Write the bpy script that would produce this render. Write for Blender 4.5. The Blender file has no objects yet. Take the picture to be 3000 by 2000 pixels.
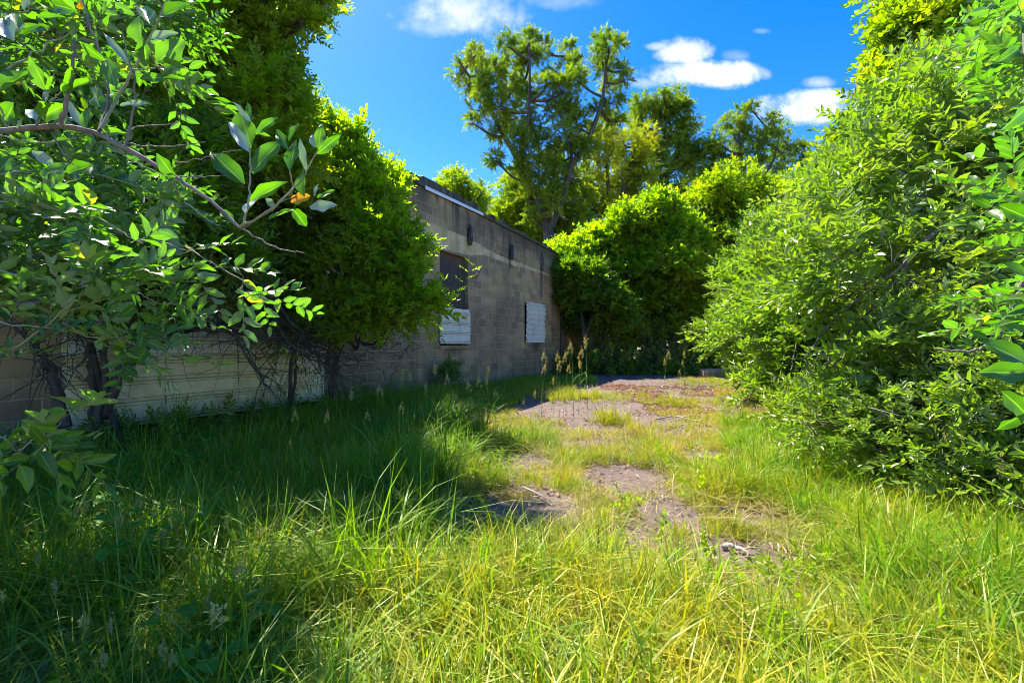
import bpy, math, random
import numpy as np
from mathutils import Vector

# ------------------------------------------------------------------ camera, sky, sun, exposure
SC = bpy.context.scene
COL = SC.collection
PI = math.pi
CAM_Z = 1.15
F = 1045.0            # focal length in units of a 2352 px wide view
CX, HY = 1176.0, 790.0
SUN_AZ, SUN_EL = math.radians(-44), math.radians(58)

cd = bpy.data.cameras.new('camera'); cam = bpy.data.objects.new('camera', cd); COL.objects.link(cam)
cam.location = (0, 0, CAM_Z); cam.rotation_euler = (PI/2, 0, 0)
cd.sensor_width = 36; cd.lens = 16.0; cd.shift_y = 0.0027; cd.clip_start = 0.02; cd.clip_end = 2000
SC.camera = cam
SC.view_settings.view_transform = 'Standard'; SC.view_settings.look = 'None'
SC.view_settings.exposure = 1.80; SC.view_settings.gamma = 1.0
SC.render.engine = 'CYCLES'
cy = SC.cycles
cy.use_denoising = True
try: cy.denoiser = 'OPENIMAGEDENOISE'
except Exception: pass
cy.max_bounces = 6; cy.diffuse_bounces = 3; cy.glossy_bounces = 2; cy.transmission_bounces = 4; cy.transparent_max_bounces = 4
cy.sample_clamp_indirect = 6.0; cy.filter_width = 0.85
cy.use_adaptive_sampling = True; cy.adaptive_threshold = 0.01

sd = bpy.data.lights.new('sun', 'SUN'); sd.energy = 4.3; sd.angle = math.radians(0.5); sd.color = (1.0, 0.93, 0.80)
sun = bpy.data.objects.new('sun', sd); COL.objects.link(sun)
sdir = Vector((math.sin(SUN_AZ)*math.cos(SUN_EL), math.cos(SUN_AZ)*math.cos(SUN_EL), math.sin(SUN_EL)))
sun.rotation_euler = sdir.to_track_quat('Z', 'Y').to_euler(); sun.location = (-20, 30, 60)

class NT:
    """tiny helper to write node trees"""
    def __init__(s, tree): s.t = tree; s.n = tree.nodes; s.l = tree.links
    def add(s, typ, **kw):
        nd = s.n.new(typ)
        for k, v in kw.items():
            if k == 'inp':
                for a, b in v.items():
                    if hasattr(b, 'is_output') or isinstance(b, bpy.types.NodeSocket): s.l.new(b, nd.inputs[a])
                    else: nd.inputs[a].default_value = b
            else: setattr(nd, k, v)
        return nd
    def math(s, op, a, b=0.0, c=None, clamp=False):
        d = {0: a, 1: b}
        if c is not None: d[2] = c
        return s.add('ShaderNodeMath', operation=op, use_clamp=clamp, inp=d).outputs[0]
    def ramp(s, x, lo, hi):
        return s.add('ShaderNodeMapRange', interpolation_type='SMOOTHSTEP', inp={0: x, 1: lo, 2: hi, 3: 0.0, 4: 1.0}).outputs[0]
    def mix(s, f, a, b, blend='MIX'):
        nd = s.add('ShaderNodeMix', data_type='RGBA', blend_type=blend)
        for i, v in ((0, f), (6, a), (7, b)):
            if isinstance(v, bpy.types.NodeSocket): s.l.new(v, nd.inputs[i])
            elif i == 0: nd.inputs[0].default_value = v
            else: nd.inputs[i].default_value = (*v, 1) if len(v) == 3 else v
        return nd.outputs[2]
    def noise(s, vec, scale, detail=4, rough=0.55):
        nd = s.add('ShaderNodeTexNoise', inp={'Scale': scale, 'Detail': detail, 'Roughness': rough})
        if vec is not None: s.l.new(vec, nd.inputs['Vector'])
        return nd.outputs[0]

world = bpy.data.worlds.new('World'); SC.world = world; world.use_nodes = True
w = NT(world.node_tree); w.n.clear()
sky = w.add('ShaderNodeTexSky', sky_type='NISHITA', sun_disc=False, sun_elevation=SUN_EL, sun_rotation=SUN_AZ,
            altitude=0.0, air_density=1.0, dust_density=0.3, ozone_density=3.0)
hsv = w.add('ShaderNodeHueSaturation', inp={'Hue': 0.519, 'Saturation': 1.45, 'Value': .86, 'Color': sky.outputs[0]})
tc = w.add('ShaderNodeTexCoord')
sep = w.add('ShaderNodeSeparateXYZ', inp={0: tc.outputs['Generated']})
dy = w.math('MAXIMUM', sep.outputs[1], 0.02)
U = w.math('DIVIDE', sep.outputs[0], dy); W_ = w.math('DIVIDE', sep.outputs[2], dy)
uv = w.add('ShaderNodeCombineXYZ', inp={0: U, 1: W_, 2: 0.0}).outputs[0]
n1 = w.noise(uv, 7.0, 7, 0.62); n2 = w.noise(uv, 22.0, 5, 0.6)
nn = w.math('ADD', w.math('MULTIPLY', w.math('SUBTRACT', n1, 0.5), 3.3), w.math('MULTIPLY', w.math('SUBTRACT', n2, 0.5), 1.5))
# cloud puffs: direction (tangent units) and half sizes, softness, strength
CLOUDS = [(1060, 25, 170, 62, .8, .85), (1000, 60, 100, 34, .8, .5), (1270, -8, 130, 34, 1.0, .4), (1610, 172, 150, 34, .38, 1.1), (1680, 165, 80, 26, .4, .9), (1566, 120, 66, 34, .5, 1.0),
          (1520, 108, 40, 12, .6, .6), (1850, 248, 128, 42, .38, 1.1), (1900, 225, 80, 26, .4, 1.0), (1882, 190, 44, 16, .9, .6),
          (1490, 190, 60, 16, .8, .5), (1985, 190, 30, 20, .9, .7), (1752, 72, 22, 8, 1., .3), (1690, 130, 34, 16, 1., .25),
          (480, 10, 130, 90, .8, 1.1), (250, 60, 160, 90, .9, .7)]
tot = None
for (vx, vy, rx, ry, soft, amt) in CLOUDS:
    a = w.math('DIVIDE', w.math('SUBTRACT', U, (vx-CX)/F), rx/F)
    b = w.math('DIVIDE', w.math('SUBTRACT', W_, (HY-vy)/F), ry/F)
    r2 = w.math('ADD', w.math('MULTIPLY', a, a), w.math('MULTIPLY', b, b))
    v = w.math('ADD', w.math('SUBTRACT', 1.0, r2), nn)
    m = w.math('MULTIPLY', w.ramp(v, -0.15, 0.75+soft*1.3), amt)
    tot = m if tot is None else w.math('MAXIMUM', tot, m)
up = w.ramp(sep.outputs[1], 0.1, 0.25)
tot = w.math('MULTIPLY', w.math('MINIMUM', tot, 1.0), up)
base = w.mix(1.0, hsv.outputs[0], (0.95, 1.0, 1.0), 'MULTIPLY')
cloudcol = w.mix(tot, base, (3.2, 3.3, 3.45))
bg = w.add('ShaderNodeBackground', inp={'Color': cloudcol, 'Strength': 0.12})
wo = w.add('ShaderNodeOutputWorld', inp={0: bg.outputs[0]})

# ------------------------------------------------------------------ helpers
rng = np.random.default_rng(7)
def at(vx, vy, Y): return np.array(((vx-CX)/F*Y, Y, CAM_Z+(HY-vy)/F*Y))
def nrm(v): return v/np.maximum(np.linalg.norm(v, axis=-1, keepdims=True), 1e-9)

def tag(o, label=None, cat=None, group=None, kind=None):
    if label: o['label'] = label
    if cat: o['category'] = cat
    if group: o['group'] = group
    if kind: o['kind'] = kind
    return o
def empty(name, loc, label, cat, group=None, rz=0):
    o = bpy.data.objects.new(name, None); COL.objects.link(o); o.location = [float(a) for a in loc]; o.rotation_euler = (0, 0, rz)
    o.empty_display_size = 0.2
    return tag(o, label, cat, group)

class MB:
    """collects vertices and quads (numpy) with per-face value v, material slot and optional uv"""
    def __init__(s): s.V = []; s.Q = []; s.v = []; s.m = []; s.uv = []; s.n = 0
    def add(s, V, Q, v=0.5, m=0, uv=None):
        V = np.asarray(V, float).reshape(-1, 3); Q = np.asarray(Q, int).reshape(-1, 4)
        s.V.append(V); s.Q.append(Q+s.n); s.n += len(V)
        s.v.append(np.broadcast_to(np.asarray(v, float), (len(Q),)).copy())
        s.m.append(np.broadcast_to(np.asarray(m, int), (len(Q),)).copy())
        s.uv.append(np.zeros((len(V), 2)) if uv is None else np.asarray(uv, float).reshape(-1, 2))
    def box(s, x0, x1, y0, y1, z0, z1, v=.5, m=0):
        V = [(x, y, z) for z in (z0, z1) for y in (y0, y1) for x in (x0, x1)]
        s.add(V, [(0, 2, 3, 1), (4, 5, 7, 6), (0, 1, 5, 4), (2, 6, 7, 3), (0, 4, 6, 2), (1, 3, 7, 5)], v, m)
    def tube(s, P, R, sides=6, v=.5, m=0):
        P = np.asarray(P, float); n = len(P); R = np.broadcast_to(np.asarray(R, float), (n,))
        T = nrm(np.gradient(P, axis=0)); ref = np.array((0.13, 0.31, 0.94)) if abs(T[0][2]) < .8 else np.array((1., .2, 0.))
        A = nrm(np.cross(T, ref)); B = np.cross(T, A)
        a = np.arange(sides)*2*PI/sides
        V = P[:, None]+R[:, None, None]*(A[:, None]*np.cos(a)[None, :, None]+B[:, None]*np.sin(a)[None, :, None])
        i = np.arange(n-1)[:, None]*sides; j = np.arange(sides)[None]; k = (j+1) % sides
        Q = np.stack([i+j, i+k, i+sides+k, i+sides+j], -1).reshape(-1, 4)
        s.add(V, Q, v, m)
    def build(s, name, mats, parent=None, origin=None, smooth=False):
        V = np.concatenate(s.V); Q = np.concatenate(s.Q); me = bpy.data.meshes.new(name)
        if origin is not None: V = V-np.asarray(origin, float)
        me.vertices.add(len(V)); me.vertices.foreach_set('co', V.astype(np.float32).ravel())
        me.loops.add(Q.size); me.loops.foreach_set('vertex_index', Q.astype(np.int32).ravel())
        me.polygons.add(len(Q)); me.polygons.foreach_set('loop_start', (np.arange(len(Q))*4).astype(np.int32))
        try: me.polygons.foreach_set('loop_total', np.full(len(Q), 4, np.int32))
        except Exception: pass
        if not isinstance(mats, (list, tuple)): mats = [mats]
        for q in mats: me.materials.append(q)
        if len(mats) > 1: me.polygons.foreach_set('material_index', np.concatenate(s.m).astype(np.int32))
        a = me.attributes.new('v', 'FLOAT', 'FACE'); a.data.foreach_set('value', np.concatenate(s.v).astype(np.float32))
        UVv = np.concatenate(s.uv)
        if np.any(UVv):
            l = me.uv_layers.new(name='uv'); l.data.foreach_set('uv', UVv[Q.ravel()].astype(np.float32).ravel())
        me.polygons.foreach_set('use_smooth', np.full(len(Q), bool(smooth)))
        me.update(calc_edges=True)
        o = bpy.data.objects.new(name, me); COL.objects.link(o)
        if parent is not None: o.parent = parent
        elif origin is not None: o.location = [float(x) for x in origin]
        return o

def curve(P, n=12, jit=0.0):
    """Catmull-Rom through P, optional wobble"""
    P = np.asarray(P, float)
    if len(P) == 2: P = np.array([P[0], (P[0]+P[1])/2, P[1]])
    Q = np.vstack([2*P[0]-P[1], P, 2*P[-1]-P[-2]]); out = []
    per = max(2, int(math.ceil(n/(len(P)-1))))
    for i in range(len(P)-1):
        p0, p1, p2, p3 = Q[i:i+4]
        for t in np.arange(per)/per:
            out.append(0.5*((2*p1)+(-p0+p2)*t+(2*p0-5*p1+4*p2-p3)*t*t+(-p0+3*p1-3*p2+p3)*t**3))
    out.append(P[-1]); out = np.array(out)
    if jit: out[1:-1] += rng.normal(0, jit, out[1:-1].shape)
    return out

def frames(X, upv=(0, 0, 1), roll=0.5):
    """(N,3,3) matrices whose columns are x = X, z close to up with random roll"""
    X = nrm(X); N = len(X)
    up_ = np.broadcast_to(np.asarray(upv, float), X.shape)+rng.normal(0, roll, X.shape)
    Yv = nrm(np.cross(up_, X)); Zv = np.cross(X, Yv)
    return np.stack([X, Yv, Zv], -1)

class Proto:
    def __init__(s, mb):
        s.V = np.concatenate(mb.V); s.Q = np.concatenate(mb.Q); s.m = np.concatenate(mb.m)
        s.leaf = np.concatenate(mb.v).astype(int); s.nl = int(s.leaf.max())+1; s.uv = np.concatenate(mb.uv)
def scatter(mb, protos, pos, X, scale, roll=0.5, up=(0, 0, 1), vshift=None, uv=False):
    N = len(pos)
    if N == 0: return
    which = rng.integers(0, len(protos), N); M = frames(X, up, roll); scale = np.broadcast_to(scale, (N,))
    for k, p in enumerate(protos):
        s = np.where(which == k)[0]
        if len(s) == 0: continue
        V = np.einsum('nij,vj->nvi', M[s], p.V)*scale[s][:, None, None]+pos[s][:, None]
        off = np.arange(len(s))[:, None, None]*len(p.V); Q = (p.Q[None]+off).reshape(-1, 4)
        r = rng.random((len(s), p.nl))
        if vshift is not None: r = np.clip(r*0.55+vshift[s][:, None], 0, 1)
        mb.add(V, Q, r[:, p.leaf].ravel(), np.tile(p.m, len(s)), np.tile(p.uv, (len(s), 1)) if uv else None)

# leaf shapes (length 1 along +x, normal +z)
def leaf2(w=0.4, fold=0.12, bend=0.08):
    V = np.array([(0, 0, 0), (.3, w*.5, fold*w), (.72, w*.38, fold*w*.7-bend*.4), (1, 0, -bend), (.72, -w*.38, fold*w*.7-bend*.4), (.3, -w*.5, fold*w)])
    return V, np.array([(0, 3, 2, 1), (0, 5, 4, 3)])
def leafhi(w=0.42, fold=0.16, bend=0.15, wave=0.03, ph=0.0, rows=8):
    t = np.linspace(0, 1, rows); prof = w*0.5*np.sin(PI*np.clip(t, 0, 1)**0.85)**0.75; prof[0] = w*.03; prof[-1] = w*.015
    V = []; UVs = []
    for i, a in enumerate(t):
        for j, c in enumerate((-1, -.5, 0, .5, 1)):
            wv = wave*math.sin(a*9+ph+c*1.7)*abs(c)
            V.append((a, c*prof[i]*(1+.12*math.sin(a*14+ph+c)), abs(c)*prof[i]*fold*2+wv-bend*a*a)); UVs.append((a+.001, c*.5+.5))
    Q = [(i*5+j, (i+1)*5+j, (i+1)*5+j+1, i*5+j+1) for i in range(rows-1) for j in range(4)]
    return np.array(V), np.array(Q), np.array(UVs)
def rotz(a): c, s = math.cos(a), math.sin(a); return np.array([(c, -s, 0), (s, c, 0), (0, 0, 1.)])
def rotx(a): c, s = math.cos(a), math.sin(a); return np.array([(1., 0, 0), (0, c, -s), (0, s, c)])
def roty(a): c, s = math.cos(a), math.sin(a); return np.array([(c, 0, s), (0, 1., 0), (-s, 0, c)])

def spray(L=.25, n=10, ll=.055, lw=.42, opposite=False, hi=False, stemr=.0012, droop=.15, ang=55, tilt=.35, stem=True, pinnate=False):
    mb = MB(); ts = np.linspace(.08, 1, n)
    def pt(t): return np.array((t*L, 0.04*L*math.sin(t*5), -droop*L*t*t))
    if stem: mb.tube([pt(t) for t in np.linspace(0, 1, 4)], [stemr, stemr*.9, stemr*.7, stemr*.3], 3, 0, 1)
    k = 0
    for i, t in enumerate(ts):
        sides = (1, -1) if opposite else ((1,) if i % 2 else (-1,))
        if i == n-1: sides = (0,)
        for sd_ in sides:
            l = ll*(0.65+.55*math.sin(PI*min(1, t*.75+.2)))*rng.uniform(.8, 1.2)
            if pinnate: l = ll*rng.uniform(.85, 1.1)
            R = rotz(sd_*math.radians(ang*(1.15-.45*t))+rng.normal(0, .2)) @ roty(rng.normal(-.15, tilt)) @ rotx(rng.normal(0, tilt*1.3)+sd_*.2)
            if hi:
                V, Q, UVs = leafhi(lw*rng.uniform(.85, 1.15), rng.uniform(.05, .3), rng.uniform(-.05, .3), .03, rng.uniform(0, 6))
            else:
                V, Q = leaf2(lw*rng.uniform(.85, 1.15), rng.uniform(.0, .35), rng.uniform(-.05, .25)); UVs = None
            mb.add((V*l) @ R.T+pt(t), Q, k, 0, UVs); k += 1
    return Proto(mb)
OLIVE = [spray(.24, 11, .062, .40) for _ in range(8)]
OLIVE_HI = [spray(.22, 10, .066, .42, hi=True, stemr=.0015) for _ in range(8)]
PRIVET = [spray(.20, 9, .042, .42, opposite=True, droop=.1) for _ in range(6)]
BROAD = [spray(.45, 9, .13, .60, droop=.3, tilt=.45) for _ in range(6)]
FINE = [spray(.42, 10, .085, .5, opposite=True, droop=.45, tilt=.4, stem=False) for _ in range(6)]
CLUMP = [spray(.55, 9, .20, .6, droop=.5, tilt=.6, stem=False) for _ in range(6)]

def gap(p, s, seed=0):
    """cheap smooth 3-d noise in -1..1"""
    q = p/s+seed*1.7
    return (np.sin(q[:, 0]*2.1+1.3*np.sin(q[:, 1]*1.7))+np.sin(q[:, 1]*2.3+1.1*np.sin(q[:, 2]*1.9+2))+np.sin(q[:, 2]*2.7+1.2*np.sin(q[:, 0]*1.3+4)))/3

# ------------------------------------------------------------------ materials
def new_mat(name):
    m = bpy.data.materials.new(name); m.use_nodes = True; t = NT(m.node_tree); t.n.clear()
    return m, t
def out(t, sh, disp=None):
    o = t.add('ShaderNodeOutputMaterial', inp={0: sh})
    return o
def leaf_mat(name, dark, mid, light, under=None, trans=(.3, .5, .03), tf=.42, rough=.42, spec=.4, odd=(.34, .24, .07), veins=False, odd_at=.988):
    m, t = new_mat(name)
    a = t.add('ShaderNodeAttribute', attribute_name='v').outputs['Fac']
    cr = t.add('ShaderNodeValToRGB', inp={0: a}); e = cr.color_ramp.elements
    e[0].position = 0; e[0].color = (*dark, 1); e[1].position = .9; e[1].color = (*light, 1)
    q = e.new(.5); q.color = (*mid, 1)
    if odd: q = e.new(odd_at); q.color = (*light, 1); q = e.new(min(1, odd_at+.004)); q.color = (*odd, 1)
    col = cr.outputs[0]
    geo = t.add('ShaderNodeNewGeometry')
    n = t.noise(geo.outputs['Position'], 1.3, 3)
    col = t.mix(t.math('MULTIPLY', n, .5), col, [c*.6 for c in mid])
    n3 = t.noise(geo.outputs['Position'], .75, 2); col = t.mix(t.math('MULTIPLY', t.ramp(n3, .5, .7), .55), col, (mid[0]*1.5, mid[1]*1.05, mid[2]*1.2))
    n4 = t.noise(t.add('ShaderNodeMapping', inp={0: geo.outputs['Position'], 1: (7, 3, 5)}).outputs[0], .6, 2); col = t.mix(t.math('MULTIPLY', t.ramp(n4, .52, .72), .5), col, (mid[0]*.45, mid[1]*.72, mid[2]*1.6))
    if veins:
        uvn = t.add('ShaderNodeUVMap').outputs[0]; sp = t.add('ShaderNodeSeparateXYZ', inp={0: uvn})
        c = t.math('ABSOLUTE', t.math('SUBTRACT', sp.outputs[1], .5))
        mid_r = t.math('SUBTRACT', 1.0, t.ramp(c, .01, .06))
        ph = t.math('SUBTRACT', t.math('MULTIPLY', sp.outputs[0], 60.), t.math('MULTIPLY', c, 55.))
        side = t.ramp(t.math('SINE', ph), .8, 1.0)
        vv = t.math('ADD', t.math('MULTIPLY', mid_r, .55), t.math('MULTIPLY', side, .16), clamp=True)
        col = t.mix(vv, col, (.28, .38, .12))
    tcol = t.mix(1.0, col, [x/ max(mid[1], .01)*1.0 for x in trans], 'MULTIPLY')
    front = col
    if under: col = t.mix(geo.outputs['Backfacing'], col, under)
    pr = t.add('ShaderNodeBsdfPrincipled', inp={'Base Color': col, 'Roughness': rough, 'Specular IOR Level': spec})
    tr = t.add('ShaderNodeBsdfTranslucent', inp={'Color': tcol})
    mx = t.add('ShaderNodeMixShader', inp={0: tf, 1: pr.outputs[0], 2: tr.outputs[0]})
    out(t, mx.outputs[0]); return m
def bark_mat(name, a, b, scale=14):
    m, t = new_mat(name); tcn = t.add('ShaderNodeTexCoord').outputs['Object']
    mp = t.add('ShaderNodeMapping', inp={0: tcn, 3: (1, 1, .25)}).outputs[0]
    n = t.noise(mp, scale, 6, .7); col = t.mix(t.ramp(n, .3, .7), a, b)
    bmp = t.add('ShaderNodeBump', inp={'Strength': .6, 'Distance': .02, 'Height': n})
    pr = t.add('ShaderNodeBsdfPrincipled', inp={'Base Color': col, 'Roughness': .85, 'Normal': bmp.outputs[0]})
    out(t, pr.outputs[0]); return m

M = {}
M['olive'] = leaf_mat('olive_leaf', (.10, .16, .014), (.18, .26, .018), (.31, .38, .03), under=(.28, .36, .16), trans=(.42, .55, .02), odd=(.55, .33, .02), odd_at=.988, spec=.6, rough=.3)
M['olive_near'] = leaf_mat('olive_leaf_near', (.05, .11, .014), (.085, .165, .018), (.15, .24, .026), under=(.24, .32, .15), trans=(.27, .46, .02), odd=(.6, .36, .02), odd_at=.978, veins=True, spec=.45, rough=.4)
M['silver'] = leaf_mat('silver_leaf', (.34, .42, .36), (.38, .46, .38), (.42, .50, .42), trans=(.25, .4, .1), tf=.25, veins=True)
M['yellow_leaf'] = leaf_mat('yellow_leaf', (.6, .36, .02), (.62, .38, .02), (.66, .42, .03), trans=(.5, .3, .01), tf=.4, veins=True)
M['privet'] = leaf_mat('privet_leaf', (.11, .19, .01), (.22, .31, .014), (.37, .45, .02), trans=(.58, .70, .01), tf=.6, spec=.5, rough=.34)
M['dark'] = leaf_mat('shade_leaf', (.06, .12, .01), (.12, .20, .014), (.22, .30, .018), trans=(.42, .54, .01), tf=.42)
M['broad'] = leaf_mat('broad_leaf', (.10, .17, .008), (.21, .29, .012), (.38, .43, .015), trans=(.62, .70, .01), tf=.5, odd=(.38, .30, .03), odd_at=.96)
M['yellowgreen'] = leaf_mat('yellow_green_leaf', (.15, .21, .01), (.27, .32, .014), (.42, .44, .03), trans=(.62, .64, .01), tf=.5)
M['fartree'] = leaf_mat('far_leaf', (.08, .135, .014), (.165, .24, .02), (.32, .37, .025), trans=(.48, .56, .02), tf=.42)
M['grass'] = leaf_mat('grass_blade', (.08, .175, .01), (.18, .295, .016), (.36, .43, .03), trans=(.44, .60, .02), tf=.4, odd=(.42, .36, .16), odd_at=.93, spec=.35, rough=.45)
M['grass_dry'] = leaf_mat('dry_grass_blade', (.21, .27, .014), (.36, .385, .02), (.50, .47, .05), trans=(.60, .60, .02), tf=.4, odd=(.52, .38, .20), odd_at=.84)
M['straw'] = leaf_mat('straw', (.22, .18, .07), (.36, .30, .12), (.50, .43, .22), trans=(.4, .3, .15), tf=.25, rough=.7)
M['seed'] = leaf_mat('seed_head', (.50, .46, .14), (.60, .55, .18), (.70, .62, .26), trans=(.4, .38, .2), tf=.3, rough=.8)
M['weed'] = leaf_mat('weed_leaf', (.05, .16, .012), (.09, .24, .016), (.15, .30, .02), spec=.25, rough=.55, trans=(.3, .55, .02), tf=.4, veins=True)
M['litter'] = leaf_mat('dead_leaf', (.22, .12, .07), (.38, .25, .17), (.62, .50, .42), trans=(.3, .2, .12), tf=.15, rough=.8)
M['moss'] = leaf_mat('moss', (.28, .24, .02), (.36, .30, .03), (.42, .36, .04), trans=(.3, .3, .02), tf=.2, rough=.9)
M['bark'] = bark_mat('bark', (.045, .035, .028), (.13, .105, .08))
M['bark_grey'] = bark_mat('grey_bark', (.10, .085, .07), (.24, .21, .175))
M['twig'] = bark_mat('twig', (.10, .075, .05), (.22, .17, .12), 40)
M['stem_olive'] = bark_mat('olive_stem', (.13, .105, .09), (.27, .22, .19), 30)
M['stem_light'] = bark_mat('young_stem', (.26, .27, .14), (.36, .35, .22), 60)
M['stem_green'] = bark_mat('green_stem', (.12, .25, .04), (.2, .32, .06), 60)
M['dead_wood'] = bark_mat('dead_wood', (.22, .17, .14), (.45, .39, .35), 30)

def principled(name, col, rough=.8, metallic=0):
    m, t = new_mat(name); pr = t.add('ShaderNodeBsdfPrincipled', inp={'Base Color': (*col, 1), 'Roughness': rough, 'Metallic': metallic}); out(t, pr.outputs[0]); return m
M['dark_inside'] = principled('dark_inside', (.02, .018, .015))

def wall_mat():
    m, t = new_mat('concrete_block')
    tcn = t.add('ShaderNodeTexCoord').outputs['Object']; sp = t.add('ShaderNodeSeparateXYZ', inp={0: tcn})
    x, z = sp.outputs[0], sp.outputs[2]
    wob = t.math('MULTIPLY', t.math('SUBTRACT', t.noise(tcn, 3.0, 2), .5), .02)
    vec = t.add('ShaderNodeCombineXYZ', inp={0: t.math('ADD', x, 30.0), 1: t.math('ADD', z, wob), 2: 0.0}).outputs[0]
    br = t.add('ShaderNodeTexBrick', offset=.5, squash=1.0, inp={'Vector': vec, 'Color1': (0, 0, 0, 1), 'Color2': (1, 1, 1, 1), 'Mortar': (.5, .5, .5, 1), 'Scale': 1.0,
               'Mortar Size': .009, 'Mortar Smooth': .25, 'Bias': 0.0, 'Brick Width': .406, 'Row Height': .2035})
    rnd = t.add('ShaderNodeSeparateColor', inp={0: br.outputs[0]}).outputs[0]; mort = br.outputs[1]
    big = t.noise(tcn, .55, 5, .6); med = t.noise(tcn, 2.4, 6, .65); fine = t.noise(tcn, 28, 6, .75)
    sv = t.add('ShaderNodeMapping', inp={0: tcn, 3: (2.2, 1, .22)}).outputs[0]; streak = t.noise(sv, 1.6, 6, .7)
    col = t.mix(rnd, (.43, .275, .13), (.56, .375, .19))
    dk = t.math('MULTIPLY', t.ramp(rnd, .22, .0), .4); col = t.mix(dk, col, (.15, .115, .075))
    col = t.mix(t.math('MULTIPLY', t.ramp(big, .40, .58), .72), col, (.17, .115, .062))
    col = t.mix(t.math('MULTIPLY', t.ramp(med, .5, .75), .4), col, (.40, .33, .23))
    col = t.mix(t.math('MULTIPLY', fine, .22), col, (.15, .12, .085))
    # rendered band (old plaster) around the lintels
    edge = t.math('MULTIPLY', t.math('SUBTRACT', t.noise(tcn, 1.8, 5, .7), .5), .42)
    lo = t.add('ShaderNodeMapRange', inp={0: x, 1: -1.3, 2: -.2, 3: 3.42, 4: 3.60}).outputs[0]
    hi = t.add('ShaderNodeMapRange', inp={0: x, 1: -1.2, 2: .6, 3: 3.90, 4: 3.74}).outputs[0]
    lo = t.math('ADD', lo, t.math('MULTIPLY', t.ramp(x, 1.5, 5.0), .10))
    b1 = t.ramp(t.math('SUBTRACT', t.math('ADD', z, t.math('MULTIPLY', edge, .35)), lo), -.012, .012)
    b2 = t.ramp(t.math('SUBTRACT', hi, t.math('ADD', z, t.math('MULTIPLY', edge, .35))), -.012, .012)
    bx = t.ramp(x, 5.4, 4.6)
    band = t.math('MULTIPLY', t.math('MULTIPLY', b1, b2), bx)
    bandc = t.mix(t.ramp(med, .35, .7), (.74, .56, .30), (.48, .34, .17))
    col = t.mix(t.math('MULTIPLY', t.math('SUBTRACT', 1.0, band), t.math('MULTIPLY', mort, .6)), col, (.62, .47, .30))
    col = t.mix(band, col, bandc)
    # damp streaks under the coping and dirt at the foot
    topm = t.math('MULTIPLY', t.ramp(z, 3.3, 4.6), t.ramp(streak, .48, .64)); col = t.mix(t.math('MULTIPLY', topm, .95), col, (.055, .045, .035))
    topm2 = t.math('MULTIPLY', t.ramp(z, 3.95, 4.6), t.ramp(big, .3, .6)); col = t.mix(t.math('MULTIPLY', topm2, .75), col, (.085, .07, .052))
    foot = t.math('MULTIPLY', t.ramp(z, 1.1, .1), t.ramp(streak, .3, .62)); col = t.mix(t.math('MULTIPLY', foot, .65), col, (.085, .075, .055))
    # rust/soot runs below the anchors and sills
    for (ax, wdt, z0, z1) in ((-1.05, .09, 4.0, 4.6), (1.37, .13, 3.3, 4.5), (3.87, .12, 2.6, 4.5), (-1.68, .5, .75, 1.1), (3.3, .5, .75, 1.22), (5.0, .16, 1.0, 4.4), (.25, .10, 3.9, 4.5)):
        g = t.math('MULTIPLY', t.ramp(t.math('ABSOLUTE', t.math('SUBTRACT', x, ax)), wdt*1.3, wdt*.3), t.math('MULTIPLY', t.ramp(z, z0, z0+.3), t.ramp(z, z1+.05, z1-.05)))
        g = t.math('MULTIPLY', g, t.ramp(streak, .25, .6)); col = t.mix(t.math('MULTIPLY', g, .75), col, (.05, .042, .034))
    h = t.math('ADD', t.math('MULTIPLY', t.math('MULTIPLY', mort, t.math('SUBTRACT', 1.0, t.math('MULTIPLY', band, .8))), -1.0), t.math('MULTIPLY', fine, .45))
    bmp = t.add('ShaderNodeBump', inp={'Strength': 1.0, 'Distance': .012, 'Height': h})
    pr = t.add('ShaderNodeBsdfPrincipled', inp={'Base Color': col, 'Roughness': .92, 'Normal': bmp.outputs[0]}); out(t, pr.outputs[0]); return m
M['block'] = wall_mat()

def sheet_mat(name, c0, c1, c2, z0=.22, pitch=.235):
    m, t = new_mat(name); tcn = t.add('ShaderNodeTexCoord').outputs['Object']
    sv = t.add('ShaderNodeMapping', inp={0: tcn, 3: (.5, 1, 9)}).outputs[0]
    a = t.noise(sv, 2.0, 6, .7); b = t.noise(tcn, 1.4, 5, .65); c = t.noise(tcn, 30, 4, .7); s2 = t.add('ShaderNodeMapping', inp={0: tcn, 3: (6, 1, .5)}).outputs[0]
    col = t.mix(t.ramp(a, .3, .7), c0, c1); col = t.mix(t.math('MULTIPLY', t.ramp(b, .48, .72), .7), col, c2)
    col = t.mix(t.math('MULTIPLY', t.ramp(t.noise(s2, 3, 5, .7), .55, .75), .5), col, c2)
    col = t.mix(t.math('MULTIPLY', t.ramp(c, .62, .72), .4), col, (.25, .16, .08))
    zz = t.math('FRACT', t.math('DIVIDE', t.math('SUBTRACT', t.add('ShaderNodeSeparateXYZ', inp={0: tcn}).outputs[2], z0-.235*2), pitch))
    for (c_, w_) in ((-.0+.985, .02), (.145, .035), (.335, .025)):   # dark bead lines: some grime, mainly rib shading painted into the colour
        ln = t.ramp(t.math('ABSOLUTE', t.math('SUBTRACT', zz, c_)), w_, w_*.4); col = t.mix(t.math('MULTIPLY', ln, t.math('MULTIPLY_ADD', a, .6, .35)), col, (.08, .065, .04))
    pr = t.add('ShaderNodeBsdfPrincipled', inp={'Base Color': col, 'Roughness': .5}); out(t, pr.outputs[0]); return m
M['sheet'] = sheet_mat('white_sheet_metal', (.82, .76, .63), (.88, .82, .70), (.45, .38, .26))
M['sheet_wave'] = sheet_mat('buckled_sheet_metal', (.74, .71, .62), (.82, .79, .70), (.45, .40, .31), 1.22, .17)
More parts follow.
